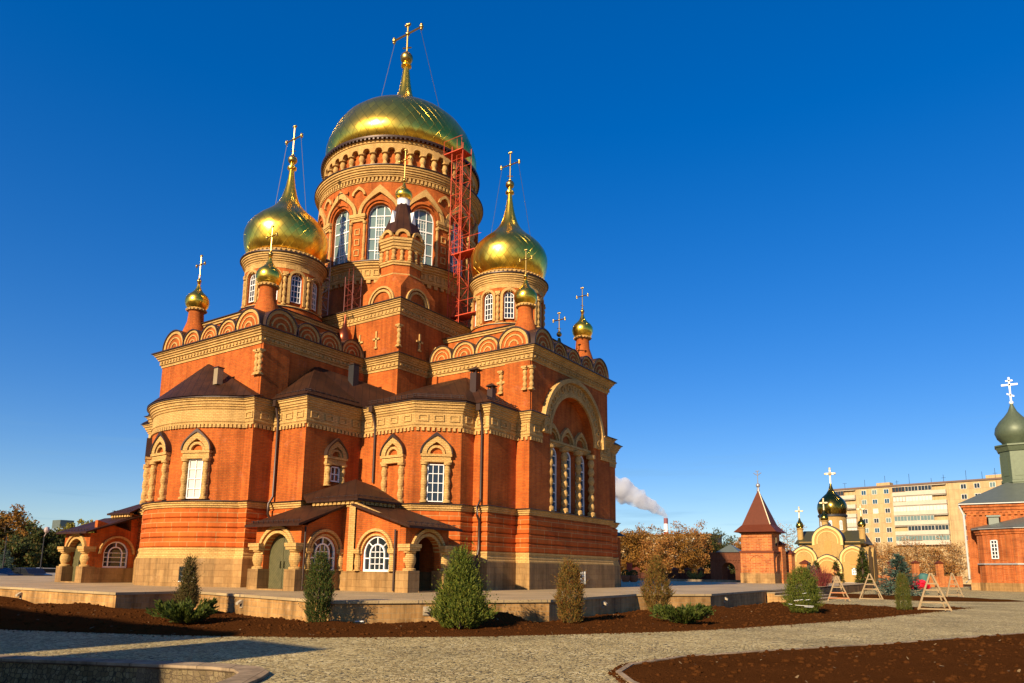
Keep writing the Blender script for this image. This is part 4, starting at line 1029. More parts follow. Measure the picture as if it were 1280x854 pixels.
def spill(pts, n, seed, off):
    rnd = random.Random(seed); m = MB(); k = 0
    while k < n:
        i = rnd.randrange(len(pts)-1); a,b = pts[i],pts[i+1]; q = rnd.random(); L = hypot(b[0]-a[0],b[1]-a[1])
        d = off*(rnd.expovariate(1/.16)-.12); x = a[0]+(b[0]-a[0])*q+(b[1]-a[1])/L*d; y = a[1]+(b[1]-a[1])*q-(b[0]-a[0])/L*d; s = rnd.uniform(.008,.035)
        c = [Vector((rnd.uniform(-1,1),rnd.uniform(-1,1),0)).normalized()*s*rnd.uniform(.7,1.6) for _ in range(3)]
        m.add([(x+v.x,y+v.y,.004) for v in c]+[(x,y,.006+s*.8)],[(0,1,3),(1,2,3),(2,0,3)]); k += 1
    o = m.build('spilled_soil', SOIL); return tag(o,'crumbs of soil spilled over the edge onto the paving',None,None,'stuff')
spill(bed1[2:14], 2600, 31, 1); spill(bed2[:8], 1500, 32, -1)
LIT = plain('dry_straw',(.22,.14,.06),.8,0,.3,30)
litter('right', 420, 'scattered dry leaves and straw on the lower right bed', 3, LIT, ((-6,10),(8,34)))
litter('front', 500, 'scattered dry leaves and straw on the bed along the terrace', 4, LIT, ((-32,-2),(5,46)))

# ================================================================== vegetation
def leafquad(mb, p, nrm, up, l, wd):
    side = nrm.cross(up)
    if side.length < 1e-3: side = Vector((1,0,0))
    side.normalize(); u = up.normalized()
    a = p-side*wd*.5; b = p+side*wd*.5
    mb.add([a, p+u*l*.5+side*wd*.55, p+u*l, p+u*l*.5-side*wd*.55],[(0,1,2,3)])
def rv(rnd):
    while True:
        v = Vector((rnd.uniform(-1,1),rnd.uniform(-1,1),rnd.uniform(-1,1)))
        if .05 < v.length < 1: return v.normalized()
def thuja(label, x, y, h, r, mats, seed, n=5200, *a_, **k_): return thuja_(label, x, y, h, r, mats, seed, int(n*2.6), *a_, **k_)
def thuja_(label, x, y, h, r, mats, seed, n=5200, prof=None, group='clipped thujas along the terrace', size=.13, z=.03, cat='shrub', name='thuja_shrub'):
    rnd = random.Random(seed); o = empty(name, (x,y,z), label, cat, group)
    t = MB(); t.tube([(0,0,-.1),(0,0,h*.8)],[.05,.015],6); t.build('trunk', BARK, o)
    prof = prof or [(0,.45),(.12,.8),(.35,1),(.6,.86),(.8,.55),(.93,.25),(1,.04)]
    def R(q):
        for (q0,r0),(q1,r1) in zip(prof,prof[1:]):
            if q <= q1: return r0+(r1-r0)*(q-q0)/(q1-q0)
        return prof[-1][1]
    m = MB(); lob = [(rnd.uniform(0,2*pi),rnd.uniform(.05,.95),rnd.uniform(.16,.42)) for _ in range(34)]
    c = 0
    while c < n:
        q = rnd.random(); rr = R(q)
        if rnd.random() > rr+.08: continue
        a = rnd.uniform(0,2*pi); k = .45+.5*rnd.random()**.5
        for la,lq,ls in lob:
            d = abs((a-la+pi)%(2*pi)-pi)/.55+abs(q-lq)/.09
            if d < 1: k += ls*(1-d)*(1 if (la*10)%1 > .35 else -1.2)
        rad = max(.02,rr*r*k); p = Vector((rad*cos(a),rad*sin(a),q*h*.97+.02))
        out = Vector((cos(a),sin(a),0)); up = (out*rnd.uniform(.2,1.1)+Vector((0,0,1))+rv(rnd)*.35).normalized(); L = size*rnd.uniform(.8,2.3)*(2.1 if rnd.random() < .11 else 1)
        for s_ in range(7):
            f_ = s_/6; nn = out+rv(rnd)*.9; sd = rv(rnd); lf = (up+sd*.55).normalized()
            leafquad(m,p+up*L*f_*.8,nn,lf,size*rnd.uniform(.35,.75)*(1.1-.5*f_),size*rnd.uniform(.10,.22)); c += 1
    m.m = 0
    m.build('foliage', mats, o, recalc=False); return o
TH_G = leafmat('thuja_green', [(.035,.055,.010),(.07,.085,.014),(.10,.10,.018),(.13,.085,.02)])
TH_D = leafmat('thuja_dark', [(.018,.04,.010),(.04,.065,.014),(.075,.085,.016),(.10,.06,.02)])
TH_R = leafmat('thuja_rusty', [(.05,.06,.012),(.12,.075,.016),(.17,.06,.016),(.10,.09,.018),(.2,.09,.02)])
TH_B = leafmat('thuja_brownish', [(.045,.045,.014),(.08,.06,.02),(.12,.07,.025),(.06,.07,.015)])
JUN = leafmat('juniper_green', [(.03,.05,.010),(.06,.08,.012),(.095,.10,.018)], k=1.1)
SPR = leafmat('spruce_olive', [(.03,.055,.008),(.075,.095,.012),(.13,.125,.018),(.06,.08,.016)])
SPB = leafmat('blue_spruce_needles', [(.035,.065,.045),(.07,.11,.08),(.11,.15,.11)])
thuja('slim brownish green thuja above a low juniper by the dark wall section', -23.86, 15.2, 2.0, .33, TH_B, 3, 4600, [(0,.25),(.2,.95),(.32,1),(.5,.62),(.7,.5),(.9,.28),(1,.05)])
thuja('dark green egg shaped thuja in front of the left porch', -16.85, 14.9, 2.08, .36, TH_D, 5, 5200, [(0,.55),(.2,.85),(.45,1),(.7,.85),(.88,.5),(1,.08)])
thuja('rust speckled thuja by the dark terrace corner', -12.05, 21.3, 2.0, .40, TH_R, 8, 5200, [(0,.8),(.15,.85),(.3,1),(.6,.92),(.8,.75),(.93,.45),(1,.1)])
thuja('tall leaning rusty thuja above the right hand juniper', -11.9, 28.1, 2.35, .56, TH_R, 11, 5600, [(0,.5),(.15,.75),(.35,1),(.55,.75),(.75,.5),(.92,.28),(1,.05)])
thuja('tall narrow clipped cone thuja beside the wooden frames', -4.45, 40.9, 1.75, .34, TH_G, 14, 6500, [(0,1),(.3,.95),(.7,.75),(.9,.55),(.97,.38),(1,.2)], group=None, size=.085)
thuja('bushy round topped spruce wrapped with white twine beside the steps', -7.55, 33.8, 1.9, .68, SPR, 17, 6500, [(0,.75),(.25,1),(.5,.95),(.7,.8),(.8,.62),(.95,.4),(1,.12)], group=None, size=.14, name='wrapped_spruce')
tw = MB()
for z,r,a0,a1 in ((.60,.70,-1.9,-1.35),(.42,.72,-1.8,-.75),(.64,.69,-1.2,-.9),(.36,.72,-1.3,-.8),(.45,.72,-2.3,-2.0),(.9,.62,-1.4,-1.1)):
    tw.tube([(-7.55+r*cos(a),33.8+r*sin(a),z+.10*(a-a0)*(1 if z > .5 else -.3)) for a in [a0+(a1-a0)*i/5 for i in range(6)]],.009,4)
o = tw.build('twine', WHITE); tag(o,'white twine wound around the bushy spruce by the steps','twine')
def juniper(label, x, y, r, h, seed, n=5200, z=.03, mat=None):
    rnd = random.Random(seed); o = empty('juniper_bush',(x,y,z),label,'bush','low spreading junipers in the soil bed')
    m = MB(); st = MB()
    for s in range(52):
        a = rnd.uniform(0,2*pi); L = r*rnd.uniform(.55,1.08); el = rnd.uniform(.18,1.0); rise = h*rnd.uniform(.5,1.05)
        pts = []
        for i in range(7):
            q = i/6; pts.append(Vector((L*q*cos(a)*(1-.25*el*q), L*q*sin(a)*(1-.25*el*q)*.8, .05+rise*(el*q+(1-el)*.6*q**1.5))))
        st.tube(pts,[.018-.002*i for i in range(7)],4)
        for k in range(n//52):
            q = rnd.uniform(.2,1.05); i = min(5,int(q*6)); p = pts[i].lerp(pts[i+1],q*6-i)+rv(rnd)*.06
            d = (pts[i+1]-pts[i]).normalized(); leafquad(m,p,rv(rnd),d+rv(rnd)*.55+Vector((0,0,.3)),rnd.uniform(.09,.18),rnd.uniform(.03,.055))
    st.build('stem', BARK, o); m.build('foliage', mat or JUN, o, recalc=False); return o
juniper('wide green juniper under the slim thuja on the left', -20.4, 13.0, 1.1, .62, 21)
juniper('low green juniper under the tall rusty thuja on the right', -9.15, 23.7, 1.05, .55, 24)
def spruce(label, x, y, h, r, seed, mat, n=7000, z=.03, group=None, whorl=13, size=.2, name='spruce_tree'):
    rnd = random.Random(seed); o = empty(name,(x,y,z),label,'tree',group)
    t = MB(); t.tube([(0,0,-.1),(0,0,h*.5),(0,0,h*.98)],[h*.02+.02,h*.013+.01,.008],7); t.build('trunk', BARK, o)
    m = MB(); br = MB()
    nb = whorl*8
    for b in range(nb):
        q = (b+rnd.random())/nb; q = q**.9; a = rnd.uniform(0,2*pi); L = r*(1-q)**.85*rnd.uniform(.72,1.08)+.05; z0 = h*(.05+.93*q)
        tip = Vector((L*cos(a),L*sin(a),z0+L*(-.10+.55*q))); base = Vector((0,0,z0)); br.tube([base,base.lerp(tip,.5)+Vector((0,0,-.03*L)),tip],[.018,.012,.005],4)
        k = int(n*(L/r+.15)/nb*1.6)
        for _ in range(k):
            s_ = rnd.uniform(.15,1.03)**.7; p = base.lerp(tip,s_)+rv(rnd)*L*.12; d = (tip-base).normalized(); leafquad(m,p,Vector((0,0,1))+rv(rnd)*.7,d+rv(rnd)*.7,size*rnd.uniform(.5,1.1),size*rnd.uniform(.12,.3))
    br.build('branch', BARK, o); m.build('foliage', mat, o, recalc=False); return o
thuja('broad shaggy olive green young spruce before the right porch', -13.3, 17.1, 2.2, .74, SPR, 31, 6400, [(0,.65),(.1,.95),(.22,1),(.38,.8),(.52,.6),(.68,.43),(.84,.24),(.94,.1),(1,.03)], group=None, size=.19, cat='spruce', name='young_spruce')
spruce('blue green spruce behind the clipped cone thuja', -7.8, 69.6, 3.4, 1.9, 33, SPB, 4200, size=.36)
spruce('small pale green spruce on the far left by the parked cars', -76.5, 30.2, 2.9, 1.15, 35, SPB, 3000, size=.32)
spruce('small blue spruce before the small church portal', -15.6, 74.0, 2.6, 1.2, 36, SPB, 2600, size=.3)
for i,(x,y,h,r) in enumerate(((-16.3,108.0,4.6,1.0),(-19.6,108.4,3.2,.8),(-22.2,108.3,3.0,.8))):
    spruce(('dark slender spruce at the right side of the small church','small spruce right of the small church portal','small spruce left of the small church portal')[i],x,y,h,r,41+i,TH_D,2600,size=.42,z=.5)
# reddish bare shrub
def twigbush(label,x,y,h,r,seed,c,n=60,z=.03,name='bare_shrub'):
    rnd = random.Random(seed); m = MB()
    for i in range(n):
        a = rnd.uniform(0,2*pi); L = r*rnd.uniform(.2,1); H = h*rnd.uniform(.6,1)
        p0 = Vector((x+rnd.uniform(-.1,.1),y,z)); p2 = p0+Vector((L*cos(a),L*sin(a),H)); p1 = p0.lerp(p2,.5)+Vector((0,0,H*.12))
        m.tube([p0,p1,p2],[.02,.014,.006],4)
        for k in range(3): q = p0.lerp(p2,rnd.uniform(.4,.9)); m.tube([q,q+rv(rnd)*h*.16+Vector((0,0,h*.1))],[.009,.004],3)
    o = m.build(name, plain(name+'_twigs_'+str(seed),c,.8)); return tag(o,label,'shrub')
twigbush('red twigged bare shrub in front of the small church', -13.3, 66.5, 2.6, 1.7, 51, (.16,.03,.025), 90)

def tree(label, x, y, h, r, seed, mat, n=3000, leaf=.3, trunk=.35, z=0, cr0=.3, name='autumn_tree', group=None, dens=1.0, nl=7):
    rnd = random.Random(seed); o = empty(name,(x,y,z),label,'tree',group)
    t = MB(); top = h*.9; tips = []
    t.tube([(0,0,-.2),(rnd.uniform(-.1,.1),0,h*.3),(rnd.uniform(-.2,.2),rnd.uniform(-.2,.2),h*.62),(0,0,top)],[trunk*.5,trunk*.38,trunk*.2,.03],7)
    for i in range(nl*2):
        q = cr0+(.92-cr0)*(i+.5)/(nl*2); a = i*2.4+rnd.uniform(-.4,.4); L = r*(1.0-.65*abs(q-.5)-.2*rnd.random())
        b = Vector((0,0,h*q*.92)); e = b+Vector((L*cos(a),L*sin(a),h*.10*rnd.uniform(.6,1.5))); m_ = b.lerp(e,.5)+Vector((0,0,-.03*h)); 
        t.tube([b,m_,e],[trunk*.16,trunk*.1,.02],5); tips += [e,m_,b.lerp(e,.78)]
        for k in range(2):
            e2 = e.lerp(b,.35)+rv(rnd)*r*.35+Vector((0,0,.05*h)); t.tube([b.lerp(e,.5),e2],[trunk*.07,.012],4); tips.append(e2)
    t.build('trunk', BARK, o)
    m = MB(); cl = [(p+rv(rnd)*r*.1, r*rnd.uniform(.16,.34)) for p in tips]+[(Vector((0,0,top))+rv(rnd)*r*.15,r*.25)]
    for i in range(n):
        c,cr = cl[rnd.randrange(len(cl))]; v = rv(rnd)*cr*(rnd.random()**.5)*dens; v.z *= .8
        leafquad(m,c+v,rv(rnd),rv(rnd)+Vector((0,0,-.2)),leaf*rnd.uniform(.6,1.3),leaf*rnd.uniform(.4,.8))
    m.build('crown', mat, o, recalc=False); return o
LF_O = leafmat('orange_leaves', k=1.0, cols=[(.15,.065,.014),(.26,.115,.02),(.34,.17,.03),(.09,.055,.016)])
LF_B = leafmat('brown_leaves', [(.14,.06,.018),(.24,.10,.026),(.30,.14,.034),(.15,.10,.026)])
LF_D = leafmat('dark_leaves', [(.018,.03,.010),(.035,.05,.014),(.06,.06,.016),(.09,.055,.015)])  # dark greens; on the far left trees they stand in for shade
LF_Y = leafmat('yellow_green_leaves', [(.17,.15,.022),(.26,.21,.03),(.12,.11,.02)])
LF_T = leafmat('thin_brown_leaves', [(.20,.10,.04),(.32,.17,.06),(.24,.14,.045)])
HH = Vector((-.5606,.8281)); RR = Vector((.8281,.5606))
def at(px, D): v = HH*D+RR*((px-640)/924*D); return v.x, v.y
GB = 'autumn trees beyond the fence behind the terrace'
for i,(px,D,h,r,mt,lab) in enumerate(((776,130,9.2,4.2,LF_O,'golden tree just behind the cathedral edge'),(788,132,9.6,4.4,LF_O,'golden orange tree right next to the cathedral edge'),(806,136,9.0,4.4,LF_O,'orange tree behind the two terracotta planters'),(826,128,7.8,4.0,LF_B,'brown tree below the striped chimney'),
    (846,131,8.8,4.4,LF_O,'amber tree right of the striped chimney'),(864,134,9.8,4.4,LF_B,'tall ochre brown tree left of the dark trees'),(884,138,8.4,4.4,LF_D,'dark green tree left of the brick gatehouse'),(902,140,8.0,4.2,LF_D,'dark olive tree behind the brick gatehouse'),
    (921,144,7.6,3.8,LF_B,'russet tree left of the tent roofed tower'),(936,146,8.6,2.6,LF_T,'thin bare tree behind the tent roofed tower'))):
    x,y = at(px,D); tree(lab,x,y,h,r,60+i,mt,7000,.30,.4,cr0=.1,group=GB)
for i,(px,D,h,r,mt,lab,n) in enumerate(((988,138,11.5,3.6,LF_T,'bare thin crowned tree left of the small church',700),(992,125,6.2,2.2,LF_B,'brown narrow tree between the tower and the small church',2600),
    (1106,150,8.2,4.0,LF_T,'thin brown tree at the foot of the apartment block',1500),(1128,140,7.4,3.6,LF_B,'reddish brown tree behind the brick pillars',2000),(1150,150,9.2,4.2,LF_T,'pale tall bare tree before the balconies',1500),
    (1172,141,7.6,3.6,LF_B,'brown bushy tree right of the middle pillar',2200),(1196,146,8.6,3.8,LF_T,'thin ochre tree beside the red brick church',1900),(1088,139,7.8,3.0,LF_B,'rust brown tree beside the slender spruce',1700),(1140,136,4.0,2.6,LF_B,'low rusty tree behind the brick fence',1500),(1186,135,4.2,2.6,LF_B,'low brown tree left of the red brick church',1500))):
    x,y = at(px,D); tree(lab,x,y,h,r,80+i,mt,int(n*1.5),.27,.34,cr0=.15,group='late autumn trees in front of the apartment block',nl=9)
for i,(px,D,h,r,mt,lab) in enumerate(((2,100,8.6,4.2,LF_O,'orange crowned tree at the left edge'),(22,104,7.6,3.6,LF_Y,'olive yellow tree left of the lamp post'),(40,98,6.0,3.4,LF_D,'dark round tree behind the parked cars'),
    (62,100,6.0,3.4,LF_D,'dark tree right of the lamp post'),(86,102,6.8,3.2,LF_Y,'yellow green tree beside the left porch'),(20,92,4.6,2.8,LF_D,'low dark tree above the small spruce'),(104,106,8.2,2.6,LF_Y,'pale yellow green tree above the left porch roof'),(-20,102,9.8,4.0,LF_D,'dark tall tree cut by the left edge'))):
    x,y = at(px,D); tree(lab,x,y,h,r,100+i,mt,8000,.34,.4,cr0=.08,group='trees on the far left')

# ================================================================== wooden plant frames
WOOD = plain('pale_timber', (.30,.21,.11), .75, 0, .18, 5)
WOODR = plain('reddish_timber', (.42,.17,.07), .75, 0, .18, 5)
def aframe(label, x, y, h, wd, rz, slats, red=()):
    o = empty('wooden_frame', (x,y,.03), label, 'wooden frame', 'timber frames protecting young plants', rz)
    def board(a, b, w_, t_, name, mat):
        a, b = Vector(a), Vector(b); m = MB(); d = (b-a).normalized(); s = d.cross(Vector((0,1,0))).normalized()*w_*.5; n = d.cross(s).normalized()*t_*.5
        m.add([a-s-n,a+s-n,a+s+n,a-s+n,b-s-n,b+s-n,b+s+n,b-s+n],[(0,3,2,1),(4,5,6,7),(0,1,5,4),(1,2,6,5),(2,3,7,6),(3,0,4,7)]); m.build(name, mat, o)
    h2 = wd/2
    for sx in (-1,1): board((sx*h2,-.32,0),(sx*.03,-.03,h),.075,.045,'leg',WOOD)
    for sx in (-1,1): board((sx*h2*.8,.42,0),(sx*.03,.05,h*.97),.065,.04,'leg',WOOD)
    for i,q in enumerate(slats):
        w2 = h2*(1-q)*1.04+.02; y_ = -.32+.29*q-.03; wd_ = .07
        m = MB(); m.box(-w2,w2,y_-.015,y_+.015,h*q-wd_*.5,h*q+wd_*.5); m.build('slat', WOODR if i in red else WOOD, o)
    return o
aframe('wooden plant frame with red slats half hidden by the twine wrapped spruce', -9.5, 52.3, 1.62, 1.35, radians(20), (.12,.33,.55,.76),(0,1))
aframe('pale wooden plant frame with open rungs below the small church', -8.35, 58.1, 1.8, 1.5, radians(8), (.03,.4,.58,.78))
aframe('largest wooden plant frame with wide slats nearest the stone path', -3.3, 42.2, 1.82, 1.45, radians(12), (.05,.22,.38,.55,.72))
aframe('small pale wooden plant frame nearest the red brick church', -3.9, 69.0, 1.95, 1.2, radians(18), (.12,.35,.55,.75))
# stones, stick, foreground rod
m = MB(); m.tube([(0,0,0),(.62,.1,.02)],.018,5); o = m.build('white_stick', WHITE, loc=(-17.0,16.2,.12)); tag(o,'short white stick lying on the soil near the terrace','stick')
m = MB(); m.tube([(0,0,-.1),(.012,0,1.55)],.009,6); o = m.build('thin_rod', DARKMET, loc=(-9.62,3.55,-.5)); tag(o,'thin dark upright rod in the shaded near left bed','rod')

# ================================================================== tent roofed tower
TX,TY = -22.3, 81.6
T = empty('brick_gate_tower', (TX,TY,.75), 'small square red brick tower with a pointed brown tent roof', 'tower'); to_ = (0,0,.75)
def tb(name, mb, mat, par=T, smooth=0): return mb.build(name, mat, par, to_, smooth)
OBRICK = brickmat('orange_brick', (.60,.19,.045), (.42,.10,.028), (.52,.26,.11), .52, .17, .022, stain=.3)
hw = 1.62
b = MB(); b.box(-hw,hw,-hw,hw,1.75,6.15); b.box(-hw-.12,hw+.12,-hw-.12,hw+.12,1.75,3.9)
# arched recess frame on the front
f = Fr(0,-hw-.12,0,-1); b.arch(f,0,2.9,.75,.95,-.02,.08,seg=12,leg=.9); f = Fr(hw+.12,0,1,0); b.arch(f,0,2.9,.75,.95,-.02,.08,seg=12,leg=.9)
f = Fr(0,-hw,0,-1); b.fbox(f,-.85,.85,-.02,.06,5.0,5.12); b.fbox(f,-hw,hw,-.02,.07,5.6,5.75)
tb('wall', b, OBRICK)
b = MB(); b.box(-hw-.18,hw+.18,-hw-.18,hw+.18,.6,1.8); tb('plinth', b, GRAN)
b = MB(); P4 = [(-hw,-hw),(hw,-hw),(hw,hw),(-hw,hw)]
b.sweep(P4,[(-.05,3.9),(.16,3.9),(.2,4.0),(.22,4.1),(-.05,4.2)],True); b.sweep(P4,[(-.05,6.0),(.1,6.0),(.16,6.1),(.16,6.18),(-.05,6.2)],True); tb('brick_band', b, plain('dark_brick',(.16,.045,.02),.8))
f = Fr(hw,0,1,0); b = MB(); b.fbox(f,-.35,.35,-.02,.03,4.7,5.6); tb('window', b, GLASS)
BROWN = plain('brown_tile_roof', (.105,.024,.008), .6, 0, .15)
r = MB(); e = 2.25; q = 1.15
lo = [(-e,-e,6.15),(e,-e,6.15),(e,e,6.15),(-e,e,6.15)]; mi_ = [(-q-.35,-q-.35,6.95),(q+.35,-q-.35,6.95),(q+.35,q+.35,6.95),(-q-.35,q+.35,6.95)]
r.add(lo+mi_,[(i,(i+1)%4,4+(i+1)%4,4+i) for i in range(4)]); r.fan((0,0,10.9),mi_,True); r.add(lo,[(0,3,2,1)])
rf_ = tb('tent_roof', r, BROWN)
h_ = MB(); h_.tube([mi_[1],(0,0,10.92)],.05,5); h_.build('hip_ridge', CREAM, rf_, to_)
c = MB(); c.tube([(0,0,10.7),(0,0,11.2)],[.2,.08],8); c.sphere((0,0,11.35),.24,10); c.tube([(0,0,11.5),(0,0,13.0)],.05,6); c.tube([(-.42,0,12.75),(0,0,12.45),(.42,0,12.75)],.045,5); c.tube([(-.2,0,12.95),(.2,0,12.95)],.04,5)
tb('finial', c, plain('pale_metal',(.4,.38,.36),.4,.6), smooth=40)

# brick fence: tower to the small church, and pillared stretch to the right
def fence(name, label, a, b, z, hgt, pill, mat, th=.35, pm=None):
    L = hypot(b[0]-a[0],b[1]-a[1]); f = Fr((a[0]+b[0])/2,(a[1]+b[1])/2,b[1]-a[1],-(b[0]-a[0]))
    o = empty(name,(f.o[0],f.o[1],z),label,'fence'); og = (f.o[0],f.o[1],z)
    w = MB(); w.fbox(f,-L/2,L/2,-th,0,z-.3,z+hgt); w.fbox(f,-L/2,L/2,-th-.06,.06,z+hgt,z+hgt+.12); w.build('wall', mat, o, og)
    for q,ph in pill:
        p = MB(); p.m = 0; p.fbox(f,L*(q-.5)-.42,L*(q-.5)+.42,-th-.2,.2,z-.2,z+ph); p.m = 1; p.fbox(f,L*(q-.5)-.52,L*(q-.5)+.52,-th-.3,.3,z+ph,z+ph+.14); x_,y_,_ = f.p(L*(q-.5),-th/2,0)
        p.fan((x_,y_,z+ph+.5),[f.p(L*(q-.5)+s*.5,d,z+ph+.14) for s,d in ((-1,.28),(1,.28),(1,-th-.28),(-1,-th-.28))],True); p.build('pillar',[mat,BROWN],o,og)
    return o
fence('brick_fence','stepped red brick fence wall running right from the tent roofed tower',(TX+1.7,TY+.6),(TX+4.4,TY+14),.5,1.3,((.06,4.3),(.22,3.4),(.5,2.4)),OBRICK)
P = [at(px,119) for px in (1098,1205)]
fence('brick_fence','low orange brick fence with three tall pillars before the apartment block',P[0],P[1],0.2,1.45,((.19,3.5),(.47,3.5),(.75,3.5)),OBRICK)
PD = [at(790,112),at(935,112)]
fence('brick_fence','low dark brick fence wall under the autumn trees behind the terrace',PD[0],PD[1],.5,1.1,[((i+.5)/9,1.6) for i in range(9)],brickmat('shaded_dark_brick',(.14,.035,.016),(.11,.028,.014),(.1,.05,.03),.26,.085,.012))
# brick gatehouse
gx,gy = at(917,106); G = empty('brick_gatehouse',(gx,gy,.5),'dark red brick gatehouse with an arched gateway and green roof left of the tower','gatehouse'); go = (0,0,.5)
DB = brickmat('gate_brick',(.20,.055,.022),(.16,.04,.018),(.15,.08,.04),.26,.085,.012)
f = Fr(0,-1.4,0,-1); b = MB()
b.plate(f,[(2.6,.4),(2.6,4.6),(-2.6,4.6),(-2.6,.4),(-.95,.4)]+[(.95*cos(pi-pi*i/12),2.3+.95*sin(pi*i/12)) for i in range(13)]+[(.95,.4)],-2.4,0)
b.fbox(f,-2.75,2.75,-2.5,.1,3.6,3.75); b.fbox(f,-2.75,2.75,-2.5,.1,4.5,4.7); b.fbox(f,-2.0,-1.6,-.1,.06,2.5,3.1); b.fbox(f,1.6,2.0,-.1,.06,2.5,3.1)
for i in range(12): b.fbox(f,-2.3+i*.4,-2.14+i*.4,-.05,.08,3.25,3.6)
b.build('wall', DB, G, go); b = MB(); b.arch(f,0,2.3,.98,1.25,-.05,.1,seg=14); b.build('arch_trim', DB, G, go)
r = MB(); r.fan((0,.3-.5,5.9),[(-1.7,-1.7,4.72),(1.7,-1.7,4.72),(1.7,1.3,4.72),(-1.7,1.3,4.72)],True); r.build('roof', GREENROOF, G, go)
# planters and red board
TERR = plain('terracotta',(.42,.12,.05),.7)
for px,lab in ((784,'round terracotta planter beside the red board, left of the pair'),(794,'round terracotta planter, right one of the pair behind the cathedral')):
    x,y = at(px,76); o = empty('terracotta_planter',(x,y,.75),lab,'planter','terracotta planters on the terrace'); m = MB(); m.lathe(0,0,[(.3,0),(.42,.15),(.5,.5),(.52,.62),(.46,.66),(.4,.6)],16); m.build('pot',TERR,o,smooth=40)
    m = MB(); rnd = random.Random(px)
    for _ in range(260): leafquad(m,Vector((0,0,.75))+rv(rnd)*.38,rv(rnd),rv(rnd)+Vector((0,0,.8)),.2,.09)
    m.build('plant',TH_D,o,recalc=False)
x,y = at(789,78); m = MB(); m.box(-.28,.28,-.04,.04,.2,1.9); m.box(-.3,-.22,-.06,.06,0,2.0); m.box(.22,.3,-.06,.06,0,2.0); o = m.build('red_board',REDMET,loc=(x,y,.75)); tag(o,'narrow upright red board between the terracotta planters','board')
x,y = at(872,104); o = juniper('low yellow green shrub before the dark brick fence', x, y, 1.5, 1.5, 71, 1400, .7, LF_Y); o['group'] = 'shrubs by the fence'

# ================================================================== small yellow brick church
SX,SY,SZ = -20.7,112.8,.7
C2 = empty('small_yellow_church',(SX,SY,SZ),'small yellow brick church with rounded gables and a dark gold dome','church'); so = (0,0,SZ)
YB = brickmat('pale_yellow_brick',(.52,.325,.10),(.46,.28,.08),(.42,.27,.11),.26,.085,.012,stain=.15)
def c2(name,mb,mat,par=C2,smooth=0): return mb.build(name,mat,par,so,smooth)
W2 = 4.75
b = MB(); b.box(-W2,W2,-3.6,5.5,.3,5.0); b.box(-4.0,4.0,-2.6,4.8,5.0,6.3); b.lathe(.0,1.2,[(1.85,6.0),(1.85,10.3)],28)
f = Fr(0,-3.6,0,-1)
def gable(fr,ac,zc,r,d0,d1,leg): b.arch(fr,ac,zc,0,r,d0,d1,keel=.10,seg=20,leg=leg)
gable(f,-3.15,3.85,1.62,-1.6,.25,3.4); gable(f,3.15,3.85,1.62,-1.6,.25,3.4); gable(f,0,6.35,1.95,-1.8,.1,2.2); gable(f,0,2.5,1.75,-.6,.9,2.0)
gable(Fr(W2,0,1,0),-1.5,3.85,1.62,-1.5,.2,3.4); gable(Fr(W2,0,1,0),3.0,3.85,1.62,-1.5,.2,3.4)
c2('wall',b,YB,smooth=30)
t = MB()
for ac,zc,r,d in ((-3.15,3.85,1.62,.25),(3.15,3.85,1.62,.25),(0,6.35,1.95,.1),(0,2.5,1.75,.9)):
    t.arch(f,ac,zc,r*.86,r*1.03,d-.3,d+.12,keel=.10,seg=20,leg=.6); t.arch(f,ac,zc,r*.66,r*.72,d-.2,d+.06,seg=16,leg=.4)
c2('gable_trim',t,plain('light_yellow_trim',(.66,.46,.17),.8),smooth=30)
NICH = plain('niche_orange_brick',(.5,.24,.07),.85)
for a_,z_,r_2,d_,l_ in ((0,2.5,1.05,.85,1.9),(0,6.0,.45,.05,1.6),(-3.15,3.9,.4,.2,.8),(3.15,3.9,.4,.2,.8)):
    t = MB(); t.arch(f,a_,z_,0,r_2,d_,d_+.1,seg=12,leg=l_); c2('niche',t,NICH)
m = MB()
for s_ in (-1,1):
    for ac,zc,r,d in ((s_*3.15,3.85,1.62,.25),): m.arch(f,ac,zc,r*1.03,r*1.09,d-1.6,d+.16,keel=.10,seg=20)
m.arch(f,0,6.35,2.0,2.1,-1.7,.26,keel=.10,seg=20); m.arch(f,0,2.5,1.8,1.88,-.5,1.05,keel=.10,seg=20)
c2('gable_flashing',m,DARKMET,smooth=30)
OLIVE = plain('olive_roof',(.06,.055,.02),.5,.2)
r = MB(); r.add([(-4.6,-3.0,6.0),(4.6,-3.0,6.0),(4.0,.8,8.0),(-4.0,.8,8.0),(-4.6,4.9,6.0),(4.6,4.9,6.0)],[(0,1,2,3),(3,2,5,4),(0,3,4),(1,5,2)]); r.add([(-5.0,-3.7,4.7),(5.0,-3.7,4.7),(4.3,-2.5,5.5),(-4.3,-2.5,5.5)],[(0,1,2,3)]); c2('roof',r,OLIVE)
for ac in (-3.05,3.2):
    fr = Fr(ac,-3.85,0,-1); window('window',fr,.55,1.75,2.65,.3,C2,2,2,GLASSB,WHITE,.1,False,True,0.01,False,so)
b = MB(); b.box(-W2-.15,W2+.15,-3.9,5.6,.2,.75); c2('plinth',b,plain('grey_stone_plinth',(.3,.27,.23),.8))
t = MB(); t.lathe(0,1.2,[(1.8,9.9),(2.0,10.0),(2.0,10.25),(1.85,10.35)],28,False)
c2('drum_cornice',t,DARKMET,smooth=35)
for a in (-.75,.0,.75):
    fr = CFr(0,1.2,1.86,a).flat(); window('drum_window',fr,.42,8.0,9.2,.21,C2,2,2,GLASS,WHITE,.07,True,True,-.02,False,so)
DG = goldmat('church_dome_gilding',30,1.3,(.30,.20,.035),.22)
